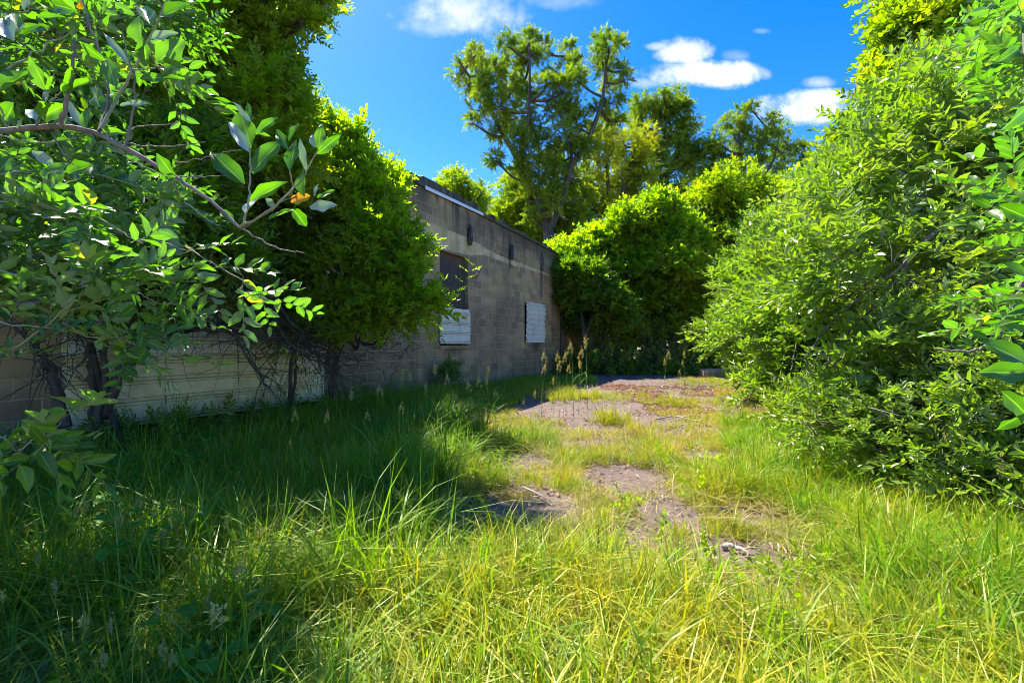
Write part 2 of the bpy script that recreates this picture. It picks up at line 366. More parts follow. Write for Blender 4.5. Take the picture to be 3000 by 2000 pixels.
M['sheet_dirty'] = sheet_mat('cream_sheet_metal', (.86, .70, .38), (.90, .80, .50), (.42, .32, .16))
def wood_mat():
    m, t = new_mat('weathered_plywood'); tcn = t.add('ShaderNodeTexCoord').outputs['Object']
    sv = t.add('ShaderNodeMapping', inp={0: tcn, 3: (9, 1, .7)}).outputs[0]; a = t.noise(sv, 3, 6, .7)
    sp = t.add('ShaderNodeSeparateXYZ', inp={0: tcn}); col = t.mix(t.ramp(a, .3, .7), (.035, .027, .022), (.11, .085, .068))
    col = t.mix(t.math('MULTIPLY', t.ramp(sp.outputs[2], 3.0, 3.36), .8), col, (.13, .07, .04))
    spots = t.ramp(t.noise(tcn, 9, 3), .68, .72); col = t.mix(t.math('MULTIPLY', spots, .6), col, (.02, .015, .012))
    pr = t.add('ShaderNodeBsdfPrincipled', inp={'Base Color': col, 'Roughness': .8}); out(t, pr.outputs[0]); return m
M['plywood'] = wood_mat()
M['roofing'] = bark_mat('old_roofing', (.03, .026, .022), (.13, .11, .09), 7)
M['flashing'] = principled('white_flashing', (.72, .74, .78), .45)
M['old_timber'] = bark_mat('charred_timber', (.025, .022, .02), (.12, .10, .085), 18)

def ground_mat():
    m, t = new_mat('soil'); tcn = t.add('ShaderNodeTexCoord').outputs['Object']
    a = t.noise(tcn, .9, 6, .6); b = t.noise(tcn, 9, 6, .7); c = t.noise(tcn, 60, 4, .7)
    col = t.mix(t.ramp(a, .35, .65), (.075, .065, .035), (.12, .095, .06)); col = t.mix(t.math('MULTIPLY', t.ramp(b, .45, .7), .7), col, (.20, .155, .10))
    col = t.mix(t.ramp(c, .6, .75), col, (.30, .24, .18))
    bmp = t.add('ShaderNodeBump', inp={'Strength': .8, 'Distance': .03, 'Height': b})
    pr = t.add('ShaderNodeBsdfPrincipled', inp={'Base Color': col, 'Roughness': .95, 'Normal': bmp.outputs[0]}); out(t, pr.outputs[0]); return m
def slab_mat():
    m, t = new_mat('old_paving'); tcn = t.add('ShaderNodeTexCoord').outputs['Object']
    a = t.noise(tcn, .8, 6, .6); b = t.noise(tcn, 5, 6, .7); c = t.noise(tcn, 90, 4, .8)
    vo = t.add('ShaderNodeTexVoronoi', feature='DISTANCE_TO_EDGE', inp={'Scale': .45}); 
    wv = t.add('ShaderNodeMixRGB', inp={0: .12, 1: tcn, 2: t.add('ShaderNodeTexNoise', inp={'Vector': tcn, 'Scale': 2.5, 'Detail': 5}).outputs[1]}).outputs[0]
    t.l.new(wv, vo.inputs['Vector'])
    col = t.mix(t.ramp(a, .35, .65), (.105, .07, .06), (.155, .108, .092)); col = t.mix(t.math('MULTIPLY', t.ramp(b, .5, .75), .6), col, (.095, .068, .055))
    col = t.mix(t.math('MULTIPLY', c, .5), col, (.085, .062, .05)); col = t.mix(t.ramp(c, .64, .72), col, (.30, .24, .21))
    gv = t.noise(tcn, 26, 3, .6); col = t.mix(t.ramp(gv, .58, .68), col, (.22, .165, .14)); col = t.mix(t.ramp(gv, .42, .34), col, (.07, .05, .04))
    crack = t.ramp(vo.outputs[0], .02, .006); col = t.mix(t.math('MULTIPLY', crack, .85), col, (.07, .05, .035))
    bmp = t.add('ShaderNodeBump', inp={'Strength': .5, 'Distance': .01, 'Height': t.math('SUBTRACT', c, crack)})
    pr = t.add('ShaderNodeBsdfPrincipled', inp={'Base Color': col, 'Roughness': .9, 'Normal': bmp.outputs[0]}); out(t, pr.outputs[0]); return m
M['ground'] = ground_mat(); M['slab'] = slab_mat()

# ------------------------------------------------------------------ ground and paving
g = MB(); xs = np.concatenate([[-400, -120, -40], np.linspace(-14, 24, 60), [50, 140, 400]]); ys = np.concatenate([[-60, -10], np.linspace(-2, 40, 70), [60, 140, 500]])
XX, YY = np.meshgrid(xs, ys); ZZ = 0.02*np.sin(XX*1.3+YY*.7)*np.cos(YY*.9)-.03
gi = np.arange(len(xs)*len(ys)).reshape(len(ys), len(xs))
g.add(np.stack([XX, YY, ZZ], -1), np.stack([gi[:-1, :-1], gi[:-1, 1:], gi[1:, 1:], gi[1:, :-1]], -1))
tag(g.build('ground', M['ground'], smooth=True), kind='structure')
# paving: a thin broken-edged sheet from the camera's feet to the far trees
ncol, nrow = 40, 90; pv = MB(); V = []
for r in range(nrow+1):
    y = .8+r*(17.5-.8)/nrow
    cx_ = 0.9+0.20*y; hw = 1.45+.155*y
    l = cx_-hw+.18*math.sin(y*2.3)+.1*math.sin(y*7.1); rr = cx_+hw+.2*math.sin(y*1.9+1)+.1*math.sin(y*6.3)
    for c in range(ncol+1):
        x = l+(rr-l)*c/ncol; z = .012+.010*math.sin(x*1.1+y*.6)
        if c in (0, ncol) or r in (0, nrow): z = -.06
        V.append((x, y, z))
pq = [(r*(ncol+1)+c, r*(ncol+1)+c+1, (r+1)*(ncol+1)+c+1, (r+1)*(ncol+1)+c) for r in range(nrow) for c in range(ncol)]
pv.add(V, pq); tag(pv.build('pavement', M['slab'], smooth=True), kind='structure')

# ------------------------------------------------------------------ the block building (local x along the wall, -y outwards)
P0 = np.array((-.67, 12.7, 0.)); RZ = math.atan2(.8965, .443); DW = np.array((.443, .8965, 0)); NW = np.array((.8965, -.443, 0))
def wp(t, z, o=0.0): return P0+DW*t+NW*o+np.array((0, 0, z))
H = 4.62
bld = empty('block_building', P0, 'long flat-roofed tan concrete block building with boarded window openings', 'building', rz=RZ)
T0, T1, DEEP = -17.0, 8.9, 13.0
holes = [(-2.30, -1.055, 1.12, 3.36), (2.48, 4.0, 1.27, 2.5), (-8.85, -5.75, .16, 2.45)]
ts = sorted({T0, T1, *[h[0] for h in holes], *[h[1] for h in holes]}); zs = sorted({-.3, H, *[h[2] for h in holes], *[h[3] for h in holes]})
wl = MB()
for i in range(len(ts)-1):
    for j in range(len(zs)-1):
        a, b, c, d = ts[i], ts[i+1], zs[j], zs[j+1]
        if any(h[0] <= a and b <= h[1] and h[2] <= c and d <= h[3] for h in holes): continue
        wl.add([(a, 0, c), (b, 0, c), (b, 0, d), (a, 0, d)], [(0, 1, 2, 3)])
for (a, b, c, d) in holes:
    wl.add([(a, 0, c), (a, .2, c), (a, .2, d), (a, 0, d)], [(0, 1, 2, 3)]); wl.add([(b, 0, c), (b, 0, d), (b, .2, d), (b, .2, c)], [(0, 1, 2, 3)])
    wl.add([(a, 0, d), (a, .2, d), (b, .2, d), (b, 0, d)], [(0, 1, 2, 3)]); wl.add([(a, 0, c), (b, 0, c), (b, .2, c), (a, .2, c)], [(0, 1, 2, 3)])
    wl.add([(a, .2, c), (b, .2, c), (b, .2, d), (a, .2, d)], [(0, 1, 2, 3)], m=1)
wl.add([(T1, 0, -.3), (T1, DEEP, -.3), (T1, DEEP, H), (T1, 0, H)], [(0, 1, 2, 3)]); wl.add([(T0, 0, -.3), (T0, DEEP, -.3), (T0, DEEP, H), (T0, 0, H)], [(0, 3, 2, 1)])
wl.add([(T0, DEEP, -.3), (T1, DEEP, -.3), (T1, DEEP, H), (T0, DEEP, H)], [(0, 3, 2, 1)])
wl.build('wall', [M['block'], M['dark_inside']], bld)
rf = MB(); rf.box(T0+.21, T1-.21, .21, DEEP-.21, 4.1, 4.3); rf.build('roof', M['roofing'], bld)
# coping: ragged old roofing, thicker over the left half
cp = MB(); rr_ = random.Random(3); x = T0-.02
while x < T1:
    ln = rr_.uniform(.10, .5); x2 = min(x+ln, T1+.02)
    if x < -.34:
        x2 = min(x2, -.34) if x2 > -.34 else x2
        e = math.sin((x+3)*1.1); hgt = .16+.05*rr_.random()+(.05 if -3.3 < x < -.9 else 0)
        if -0.9 < x: hgt = .11+.03*rr_.random()
        cp.box(x, x2+.0015, -.03-.02*rr_.random(), .24, H+.001, H+hgt)
    else: cp.box(x, x2+.0015, -.05-.02*rr_.random(), .24, H+.001, H+.05+.045*rr_.random())
    x = x2 if x2 > x+.01 else x+.02
for _ in range(16):
    q = rr_.uniform(-4.5, 8); cp.box(q, q+rr_.uniform(.05, .25), .0, .1, H+.10, H+rr_.uniform(.14, .22))
cp.build('coping', M['roofing'], bld)
fl = MB(); fl.add([(-2.92, -.056, H-.045), (-.36, -.062, H+.01), (-.36, -.062, H+.085), (-2.92, -.056, H+.035)], [(0, 1, 2, 3)])
fl.add([(-2.92, -.056, H+.035), (-.36, -.062, H+.085), (-.36, .0, H+.095), (-2.92, .0, H+.045)], [(0, 1, 2, 3)])
fl.build('metal_flashing', M['flashing'], bld)
pb = MB(); pb.box(-2.298, -1.66, .10, .118, 1.9, 3.357); pb.box(-1.657, -1.057, .102, .12, 1.9, 3.357); tag(pb.build('window_board', M['plywood'], bld), 'dark weathered plywood boarding in the tall window opening')
def ribbed(t0, t1, z0, z1, y, pitch, kind, warp=.0, skew=0.0, seed=0, ragged=.0):
    """horizontal ribs: 'pair' = two small beads every pitch, 'wave' = sawtooth laps"""
    mb = MB(); rr = random.Random(seed); prof = []; z = z0
    while z < z1-.001:
        if kind == 'pair':
            for dz, dyy in ((0, 0), (.004, -.022), (.022, -.024), (.026, 0), (.046, 0), (.050, -.022), (.068, -.024), (.072, 0), (pitch*.62, -.004)):
                if z+dz < z1: prof.append((z+dz, dyy))
        else:
            for dz, dyy in ((0, -.028), (.012, -.030), (.02, 0), (pitch*.55, -.008), (pitch-.004, -.026)):
                if z+dz < z1: prof.append((z+dz, dyy))
        z += pitch
    prof.append((z1, 0)); nc = 14; V = []
    for (zz, dyy) in prof:
        for c in range(nc+1):
            f = c/nc; tt = t0+(t1-t0)*f
            V.append((tt+(rr.uniform(-1, 1)*ragged if c in (0, nc) else 0), y+dyy+warp*math.sin(f*5+zz*3+seed)-abs(warp)*1.2*(1 if c == nc else 0)*math.sin(zz*9), zz+skew*f+warp*.8*math.sin(f*4+zz*2)))
    n = nc+1
    mb.add(V, [(i*n+c, i*n+c+1, (i+1)*n+c+1, (i+1)*n+c) for i in range(len(prof)-1) for c in range(nc)]); return mb
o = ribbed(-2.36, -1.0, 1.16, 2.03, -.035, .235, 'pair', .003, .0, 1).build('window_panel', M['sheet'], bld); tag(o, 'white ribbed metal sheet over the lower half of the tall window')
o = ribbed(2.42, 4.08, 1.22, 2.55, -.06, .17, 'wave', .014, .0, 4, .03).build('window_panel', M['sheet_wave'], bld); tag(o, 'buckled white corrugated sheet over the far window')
for pn, (xa, xb, za, zb, yy) in zip([c for c in bld.children if c.name.startswith('window_panel')], ((-2.31, -1.05, 1.21, 1.98, -.04), (2.5, 4.0, 1.3, 2.48, -.085))):
    for sx_ in (xa, xb):
        for sz_ in (za, (za+zb)/2, zb):
            sc_ = MB(); sc_.tube([(sx_, yy+.01, sz_), (sx_, yy-.012, sz_), (sx_, yy-.016, sz_)], [.013, .013, .004], 8); sc_.build('screw', M['old_timber'], pn)
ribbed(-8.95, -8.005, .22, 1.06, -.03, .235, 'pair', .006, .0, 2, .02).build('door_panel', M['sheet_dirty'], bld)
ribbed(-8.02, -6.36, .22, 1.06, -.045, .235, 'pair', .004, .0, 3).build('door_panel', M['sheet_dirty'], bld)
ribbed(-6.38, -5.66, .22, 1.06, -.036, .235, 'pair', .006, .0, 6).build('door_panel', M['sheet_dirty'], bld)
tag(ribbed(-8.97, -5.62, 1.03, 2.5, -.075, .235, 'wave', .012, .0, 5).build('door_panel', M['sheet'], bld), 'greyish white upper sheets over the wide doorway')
sl = MB(); sl.box(-2.34, -1.02, -.05, .0-.002, 1.035, 1.105); sl.build('window_sill', M['block'], bld)
sl = MB(); sl.box(2.46, 4.02, -.05, -.002, 1.14, 1.205); sl.build('window_sill', M['block'], bld)
for k, (tx, z0, z1) in enumerate(((-1.05, 3.69, 4.24), (1.37, 3.72, 4.22), (3.87, 3.78, 4.36))):
    an = MB(); y0 = -.075
    an.tube([(tx-.03, y0-.01, z0), (tx-.035, y0-.02, z0+.1), (tx-.01, y0-.01, z0+.3), (tx, y0, z1-.08), (tx, y0+.02, z1)], [.05, .062, .058, .05, .028], 6)
    an.tube([(tx+.05, y0+.03, z0+.03), (tx+.06, y0+.02, z0+.2), (tx+.045, y0+.03, z1-.1)], [.024, .030, .02], 5)
    an.box(tx-.045, tx+.045, -.05, -.001, z0+.1, z1-.1)
    an.build('wall_bracket', M['old_timber'] if k < 2 else M['bark_grey'], bld)
pp = MB(); pp.tube([(5.78, -.03, .1), (5.78, -.03, 1.2), (5.785, -.03, 2.4)], .018, 6); pp.build('conduit', M['old_timber'], bld)
rd = MB(); rd.tube([(-1.2+.55, -.02, 2.9), (-.36, -.03, 3.28)], .008, 5); rd.build('rod', M['twig'], bld)

# ------------------------------------------------------------------ trees and shrubs
def crown(mb, blobs, protos, n, size, sub=10, subr=.34, shell=.62, roll=.5, outw=1.0, upw=.35, vs=True, seed=0, gapy=-.55, gscale=.8, inner=.12, lean=(0, 0, 0), shoots=9):
    """sprays gathered round sub-clumps on the shell of every blob; returns clump centres for the twigs"""
    vol = np.array([b[3]*b[4]+b[4]*b[5]+b[3]*b[5] for b in blobs]); cnt = (n*vol/vol.sum()).astype(int); cl = []
    for b, c in zip(blobs, cnt):
        C = np.array(b[:3]); R = np.array(b[3:6]); k = max(3, int(sub*(.6+R.mean()/1.6)))
        d = nrm(rng.normal(0, 1, (k, 3))); d[:, 2] = np.where(d[:, 2] < -.55, -d[:, 2], d[:, 2]); sc = C+d*R*rng.uniform(shell, 1.0, (k, 1))*(1+.34*gap(d*3+C, 1.0, seed+2))[:, None]
        if shoots:
            for q in range(int(shoots*(1+R.mean()))):
                dd = nrm(rng.normal(0, 1, 3)); dd[2] = abs(dd[2])*.8; st0 = C+dd*R*rng.uniform(.85, 1.0); ln = rng.uniform(.25, .6)*min(R.mean(), 1.3); g_ = nrm(dd+np.array((0, 0, rng.uniform(-.2, .9)))+rng.normal(0, .3, 3))
                m_ = int(rng.integers(3, 6)); tt = np.linspace(0, 1, m_)[:, None]; pp_ = st0+g_*tt*ln+np.array((0, 0, -.18))*ln*tt**2
                mb.tube(pp_, np.linspace(.006, .002, m_)*size, 3, 0.5, 1); scatter(mb, protos, pp_[1:], g_+rng.normal(0, .35, (m_-1, 3)), size*rng.uniform(.6, .95, m_-1), roll)
        cl.append((C, sc)); w_ = rng.dirichlet(np.full(k, 3.0)); idx = rng.choice(k, c, p=w_)
        p = nrm(rng.normal(0, 1, (c, 3)))*(rng.random((c, 1))**.45)*R*subr*rng.uniform(.7, 1.4, k)[idx][:, None]; off = nrm(p/R)
        pos = sc[idx]+p; ni = int(c*inner)
        if ni: pos[:ni] = C+nrm(rng.normal(0, 1, (ni, 3)))*rng.random((ni, 1))**.5*R*.8
        keep = (gap(pos, gscale*subr*R.mean()+.05, seed) > gapy) & (pos[:, 2] > .12)
        X = nrm(off)*outw+nrm((pos-C)/R)*.7+np.array((0, 0, upw))+np.array(lean)+rng.normal(0, .35, pos.shape)
        clv = rng.uniform(0, .5, k)[idx]
        pos, X, clv = pos[keep], X[keep], clv[keep]
        scatter(mb, protos, pos, X, size*rng.uniform(.7, 1.25, len(pos)), roll, vshift=clv if vs else None)
    return cl
def limbs(mb, base_pts, cl, r0, r1=.012, twigs=True, sides=5, jit=.05):
    """connect blob centres to the nearest skeleton point, then clump centres to blob centres"""
    B = np.asarray(base_pts)
    for C, sc in cl:
        nb = B[np.argmin(np.linalg.norm(B-C, axis=1)+np.maximum(0, B[:, 2]-C[2])*2)]
        mid = (nb+C)/2+rng.normal(0, jit, 3)+np.array((0, 0, -.1*np.linalg.norm(C-nb)))
        P = curve([nb, mid, C], 8); mb.tube(P, np.linspace(r0, r1*1.6, len(P)), sides)
        if twigs:
            for s in sc:
                q = P[rng.integers(len(P)//2, len(P))]; m_ = (q+s)/2+rng.normal(0, jit, 3)
                T = curve([q, m_, s], 6); mb.tube(T, np.linspace(r1, r1*.35, len(T)), 4)
def skel(paths, Y, dj=0.0):
    """limb polylines given as (vx, vy) or (vx, vy, dY)"""
    outp = []
    for p in paths: outp.append(np.array([at(q[0], q[1], Y+(q[2] if len(q) > 2 else 0)) for q in p]))
    return outp
def tree(name, label, cat, loc, paths, radii, blobs, protos, n, size, leafm, barkm, group=None, n_sides=8, twr=.02, **kw):
    root = empty(name, loc, label, cat, group); tr = MB(); pts = []
    for P, (ra, rb) in zip(paths, radii):
        C = curve(P, 14, .0); tr.tube(C, np.linspace(ra, rb, len(C)), n_sides); pts.extend(C)
    fo = MB(); cl = crown(fo, blobs, protos, n, size, **kw)
    br = MB(); limbs(br, pts, cl, twr*2, twr*.6, jit=.06*np.mean([b[3] for b in blobs]))
    tr.build('trunk', barkm, root, loc, smooth=True); br.build('branches', barkm, root, loc, smooth=True)
    fo.build('foliage', [leafm, M['twig']], root, loc)
    return root
def vb(vx, vy, r, Y, dY=0.0, ry=None, depth=1.0):
    """crown lobe from its direction, distance and apparent half size"""
    c = at(vx, vy, Y+dY); R = r/F*Y; return (*c, R, R*depth, (ry or r)/F*Y)

# --- the tall forked tree behind the building
Y = 30.0
pts = skel([[(1262, 830), (1262, 640), (1261, 532)], [(1261, 532), (1238, 460, .3), (1217, 420, .6), (1181, 352, 1), (1141, 280, 1), (1117, 228, .8), (1081, 180, .5), (1053, 140, 0)],
            [(1200, 385, 1), (1197, 332, 0), (1213, 280, -.8), (1217, 180, -1.2), (1216, 100, -1)], [(1261, 532), (1293, 452, -.6), (1313, 380, -1), (1341, 340, -1), (1369, 276, -1.2), (1385, 224, -1), (1389, 152, -.6), (1390, 92, -.3)],
            [(1297, 440, -.6), (1313, 360, .6), (1309, 240, 1.2), (1313, 130, 1.4)]], Y)
bl = [(1056, 172, 22), (1092, 128, 16), (1104, 150, 26), (1078, 205, 22), (1130, 170, 30), (1120, 215, 30), (1096, 255, 20), (1085, 282, 12), (1150, 250, 28), (1165, 105, 18), (1185, 130, 24), (1215, 98, 22), (1245, 108, 16), (1210, 145, 26),
      (1238, 135, 18), (1200, 190, 30), (1175, 215, 26), (1215, 235, 28), (1190, 270, 30), (1150, 300, 24), (1225, 300, 30), (1180, 330, 24), (1140, 370, 18), (1255, 200, 18), (1270, 170, 16), (1300, 115, 16), (1310, 150, 22), (1325, 185, 20),
      (1300, 210, 26), (1320, 240, 24), (1285, 260, 28), (1330, 290, 26), (1300, 320, 30), (1260, 330, 26), (1384, 88, 14), (1400, 110, 18), (1420, 105, 12), (1372, 130, 16), (1395, 160, 22), (1425, 165, 16), (1435, 185, 12), (1400, 200, 18),
      (1410, 240, 18), (1375, 255, 14), (1400, 280, 18), (1420, 280, 10), (1375, 300, 20), (1340, 350, 26), (1245, 380, 30), (1215, 360, 24), (1290, 390, 28), (1330, 410, 22), (1190, 395, 18), (1235, 430, 24), (1300, 450, 24), (1270, 460, 22), (1340, 460, 22), (1210, 460, 24), (1280, 500, 20), (1320, 500, 24), (1225, 500, 18), (1275, 420, 24), (1265, 370, 24)]
tree('deciduous_tree', 'tallest tree, its trunk forked in a V behind the building', 'tree', at(1262, 790+1.15/Y*F, Y), pts, [(.5, .38), (.28, .06), (.15, .05), (.26, .05), (.17, .05)],
     [vb(a, b, c*.92, Y, rng.uniform(-2.2, 2.2)) for a, b, c in bl], FINE, 7400, 1.3, M['fartree'], M['bark'], twr=.05, sub=6, subr=.42, shell=.45, upw=-.1, gapy=-.3, roll=.9, inner=.05)
# --- trees beyond the far end
def simple_tree(label, Y, trunk, blobs, n, size, leafm, protos, group='trees beyond the far end of the building', tw=.06, r=(.3, .06), name='deciduous_tree', dj=1.5, **kw):
    pts = skel(trunk, Y); base = pts[0][0]
    k = dict(sub=6, subr=.5, shell=.35, upw=0., gapy=-.4, roll=.8); k.update(kw)
    return tree(name, label, 'tree' if 'shrub' not in name else 'shrub', (base[0], base[1], 0), pts, [r]+[(r[0]*.55, r[1]*.7)]*(len(pts)-1), [vb(b[0], b[1], b[2], Y, rng.uniform(-dj, dj), b[3] if len(b) > 3 else None) for b in blobs],
                protos, n, size, leafm, M['bark'], group, twr=tw, **k)
simple_tree('yellow-green tree with fine foliage right behind the forked tree', 34, [[(1390, 820), (1395, 600), (1400, 500), (1395, 400), (1390, 330)], [(1398, 480), (1440, 420), (1460, 340)], [(1398, 500), (1350, 430), (1340, 360)]],
            [(1370, 330, 28), (1400, 300, 24), (1430, 330, 30), (1470, 320, 30), (1480, 370, 34), (1440, 390, 38), (1390, 380, 36), (1350, 400, 30), (1380, 440, 40), (1430, 450, 40), (1480, 430, 34), (1400, 490, 40), (1460, 490, 36), (1340, 470, 30)],
            4600, 1.25, M['yellowgreen'], FINE, tw=.05, subr=.38, gapy=-.25)
simple_tree('tall dark green tree with two pointed tops beyond the hedge', 40, [[(1500, 820), (1490, 560), (1500, 430), (1520, 330), (1540, 250)], [(1500, 430), (1470, 330), (1468, 260)], [(1510, 420), (1560, 350), (1580, 300)]],
            [(1472, 238, 20), (1460, 270, 24), (1485, 300, 28), (1525, 225, 12), (1535, 245, 22), (1560, 215, 10), (1520, 270, 28), (1560, 255, 22), (1580, 290, 24), (1530, 320, 34), (1575, 340, 30), (1600, 370, 26), (1490, 350, 30), (1545, 390, 38), (1595, 430, 30), (1510, 440, 36), (1560, 470, 36)],
            5600, 1.45, M['fartree'], FINE, tw=.07, subr=.38, gapy=-.25)
simple_tree('airy pale green tree on the skyline left of the tall right-hand tree', 38, [[(1730, 820), (1720, 560), (1710, 440), (1700, 330)], [(1712, 450), (1770, 380), (1790, 310)], [(1712, 450), (1820, 400), (1850, 370)]],
            [(1700, 265, 16), (1725, 250, 10), (1680, 290, 26), (1655, 330, 26), (1705, 320, 28), (1775, 280, 14), (1790, 300, 20), (1760, 330, 24), (1720, 365, 30), (1670, 380, 30), (1800, 350, 26), (1840, 350, 22), (1850, 390, 28), (1770, 390, 32), (1630, 350, 18), (1625, 400, 24), (1880, 400, 26), (1700, 430, 34), (1800, 430, 34)],
            4400, 1.4, M['fartree'], FINE, tw=.05, subr=.4, gapy=-.2)
simple_tree('small light green treetop rising over the roof edge', 24, [[(1060, 820), (1058, 560), (1055, 470), (1052, 420)], [(1057, 480), (1090, 450), (1100, 440)]],
            [(1052, 405, 14), (1030, 420, 18), (1062, 430, 18), (1045, 448, 24), (1080, 455, 20), (1105, 462, 14), (1075, 478, 22), (1110, 440, 10), (1020, 440, 12), (1100, 485, 18)], 900, 1.1, M['broad'], FINE, tw=.03, r=(.14, .03))
simple_tree('bright green sapling thicket low behind the roof, under the forked tree', 34, [[(1200, 820), (1200, 600), (1195, 480), (1190, 430)], [(1200, 590), (1260, 560), (1280, 500)], [(1200, 600), (1150, 540), (1145, 500)]],
            [(1185, 430, 30), (1210, 470, 38), (1170, 490, 34), (1145, 510, 22), (1240, 500, 44), (1290, 490, 38), (1200, 540, 40), (1260, 550, 46), (1320, 510, 34), (1310, 560, 40), (1340, 450, 26), (1160, 530, 26)],
            5500, 1.6, M['broad'], FINE, tw=.04, r=(.18, .04))
# --- leafy wall of shrubs closing the yard
def hedge(label, Y, trunk, blobs, n, size, leafm, protos, **kw):
    k = dict(sub=15, subr=.34, shell=.7, upw=.25, gapy=-.08, gscale=1.5, roll=.5, inner=.05, shoots=26); k.update(kw)
    k.setdefault('r', (.14, .04)); return simple_tree(label, Y, trunk, blobs, n, size, leafm, protos, 'shrubs and vines closing the yard', name='overgrown_shrub', tw=.03, **k)
hedge('sunlit yellow-green shrub spilling over the far end of the wall', 19.5, [[(1420, 848), (1415, 780), (1400, 680)], [(1415, 790), (1480, 700), (1500, 640)], [(1415, 790), (1350, 700), (1330, 640)]],
      [(1290, 590, 24), (1325, 605, 36), (1370, 570, 34), (1400, 600, 50), (1440, 535, 34), (1470, 560, 44), (1500, 490, 28), (1530, 515, 36), (1440, 640, 56), (1500, 610, 56), (1565, 575, 46), (1350, 640, 40), (1545, 640, 40), (1370, 680, 50), (1480, 690, 50)], 8600, 1.25, M['privet'], BROAD, dj=1.0, r=(.16, .05))
hedge('dark green shrub hanging against the wall corner', 17.5, [[(1345, 852), (1340, 760), (1330, 690)], [(1341, 780), (1370, 700), (1380, 650)]],
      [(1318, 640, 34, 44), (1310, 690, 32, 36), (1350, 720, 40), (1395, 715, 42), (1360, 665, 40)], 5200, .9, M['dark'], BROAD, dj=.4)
hedge('green shrub in the middle of the far hedge with drooping dark skirts', 19, [[(1500, 850), (1505, 780), (1510, 700)], [(1500, 800), (1440, 760), (1420, 720)], [(1503, 800), (1570, 740), (1600, 700)]],
      [(1430, 720, 48), (1500, 720, 56), (1560, 700, 54), (1600, 660, 50), (1540, 640, 56), (1600, 740, 34), (1620, 790, 30), (1450, 770, 26), (1540, 770, 24), (1570, 620, 40), (1650, 770, 34)], 7600, 1.15, M['broad'], BROAD, dj=.7)
hedge('tall vine-draped shrub, rounded and bright, right of the far hedge', 21, [[(1680, 850), (1680, 700), (1690, 560), (1690, 480)], [(1680, 640), (1750, 560), (1780, 500)], [(1680, 640), (1630, 560), (1620, 500)]],
      [(1680, 445, 48), (1640, 478, 44), (1600, 500, 40), (1560, 535, 38), (1610, 540, 48), (1720, 500, 56), (1790, 470, 52), (1850, 470, 50), (1760, 560, 60), (1690, 590, 60), (1640, 620, 50), (1830, 550, 58), (1720, 660, 56), (1790, 640, 56), (1660, 690, 46), (1880, 520, 40), (1720, 730, 40)], 10500, 1.35, M['broad'], BROAD, dj=1.2, r=(.2, .05))
# far wood behind everything, reads as one mass
wd = MB(); wbl = []
for k in range(34):
    vx = 1330+k*38+rng.uniform(-12, 12); wbl.append(vb(vx, 640+rng.uniform(-50, 60), 62, 30+rng.uniform(-2, 3)))
    wbl.append(vb(vx, 760+rng.uniform(-30, 30), 60, 26+rng.uniform(-2, 3)))
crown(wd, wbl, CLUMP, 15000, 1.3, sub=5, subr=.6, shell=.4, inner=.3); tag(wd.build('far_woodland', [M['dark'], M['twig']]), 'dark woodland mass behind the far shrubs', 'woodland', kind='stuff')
# dim thicket of stems and hanging vines under the far hedge
th = MB()
for k in range(380):
    vx = rng.uniform(1345, 1760); Yk = rng.uniform(16.8, 22); b = at(vx, HY, Yk); b[2] = -.02; hgt = rng.uniform(.8, 2.6)
    P = curve([b, b+np.array((rng.normal(0, .15), rng.normal(0, .1), hgt*.5)), b+np.array((rng.normal(0, .35), rng.normal(0, .2), hgt))], 6, .015)
    th.tube(P, np.linspace(rng.uniform(.006, .028), .005, len(P)), 4)
tag(th.build('vine_thicket', M['bark'], smooth=True), 'tangle of bare stems and vines under the far shrubs', 'thicket', kind='stuff')
un = MB(); pu = np.stack([rng.uniform(1.5, 14, 3200), rng.uniform(16.2, 22, 3200), rng.random(3200)**2*.9], -1); pu = pu[((pu[:, 0]-P0[0])*NW[0]+(pu[:, 1]-P0[1])*NW[1]) > .3]
scatter(un, BROAD, pu, rng.normal(0, 1, pu.shape)+np.array((0, 0, .8)), rng.uniform(.5, 1.0, len(pu)), .5)
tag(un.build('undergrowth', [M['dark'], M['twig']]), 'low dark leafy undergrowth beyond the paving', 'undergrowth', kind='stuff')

# --- right side: tall tree, olive shrubs
simple_tree('big leafy tree rising out of frame at upper right', 10.5, [[(2140, 905), (2140, 700), (2150, 500), (2170, 300)], [(2145, 560), (2060, 420), (2040, 330)], [(2150, 500), (2260, 300), (2300, 150)], [(2160, 400), (2120, 200), (2130, 60)]],
            [(1950, 365, 34), (2020, 320, 52), (2075, 210, 56), (2115, 90, 70), (2160, -30, 80), (2170, 120, 90), (2100, 310, 80), (2180, 240, 110), (2200, 60, 110), (2290, 150, 110), (2300, 0, 110), (2300, 300, 110), (2180, 380, 110), (2050, 400, 80), (2420, 120, 130), (2400, -80, 130), (2220, -120, 120), (1915, 410, 32), (1975, 410, 48)],
            14000, 1.0, M['broad'], BROAD, group='trees on the right', tw=.03, r=(.22, .05), sub=14, subr=.4, shell=.75, upw=.0, gapy=-.6, roll=.35, inner=.15, dj=.7)
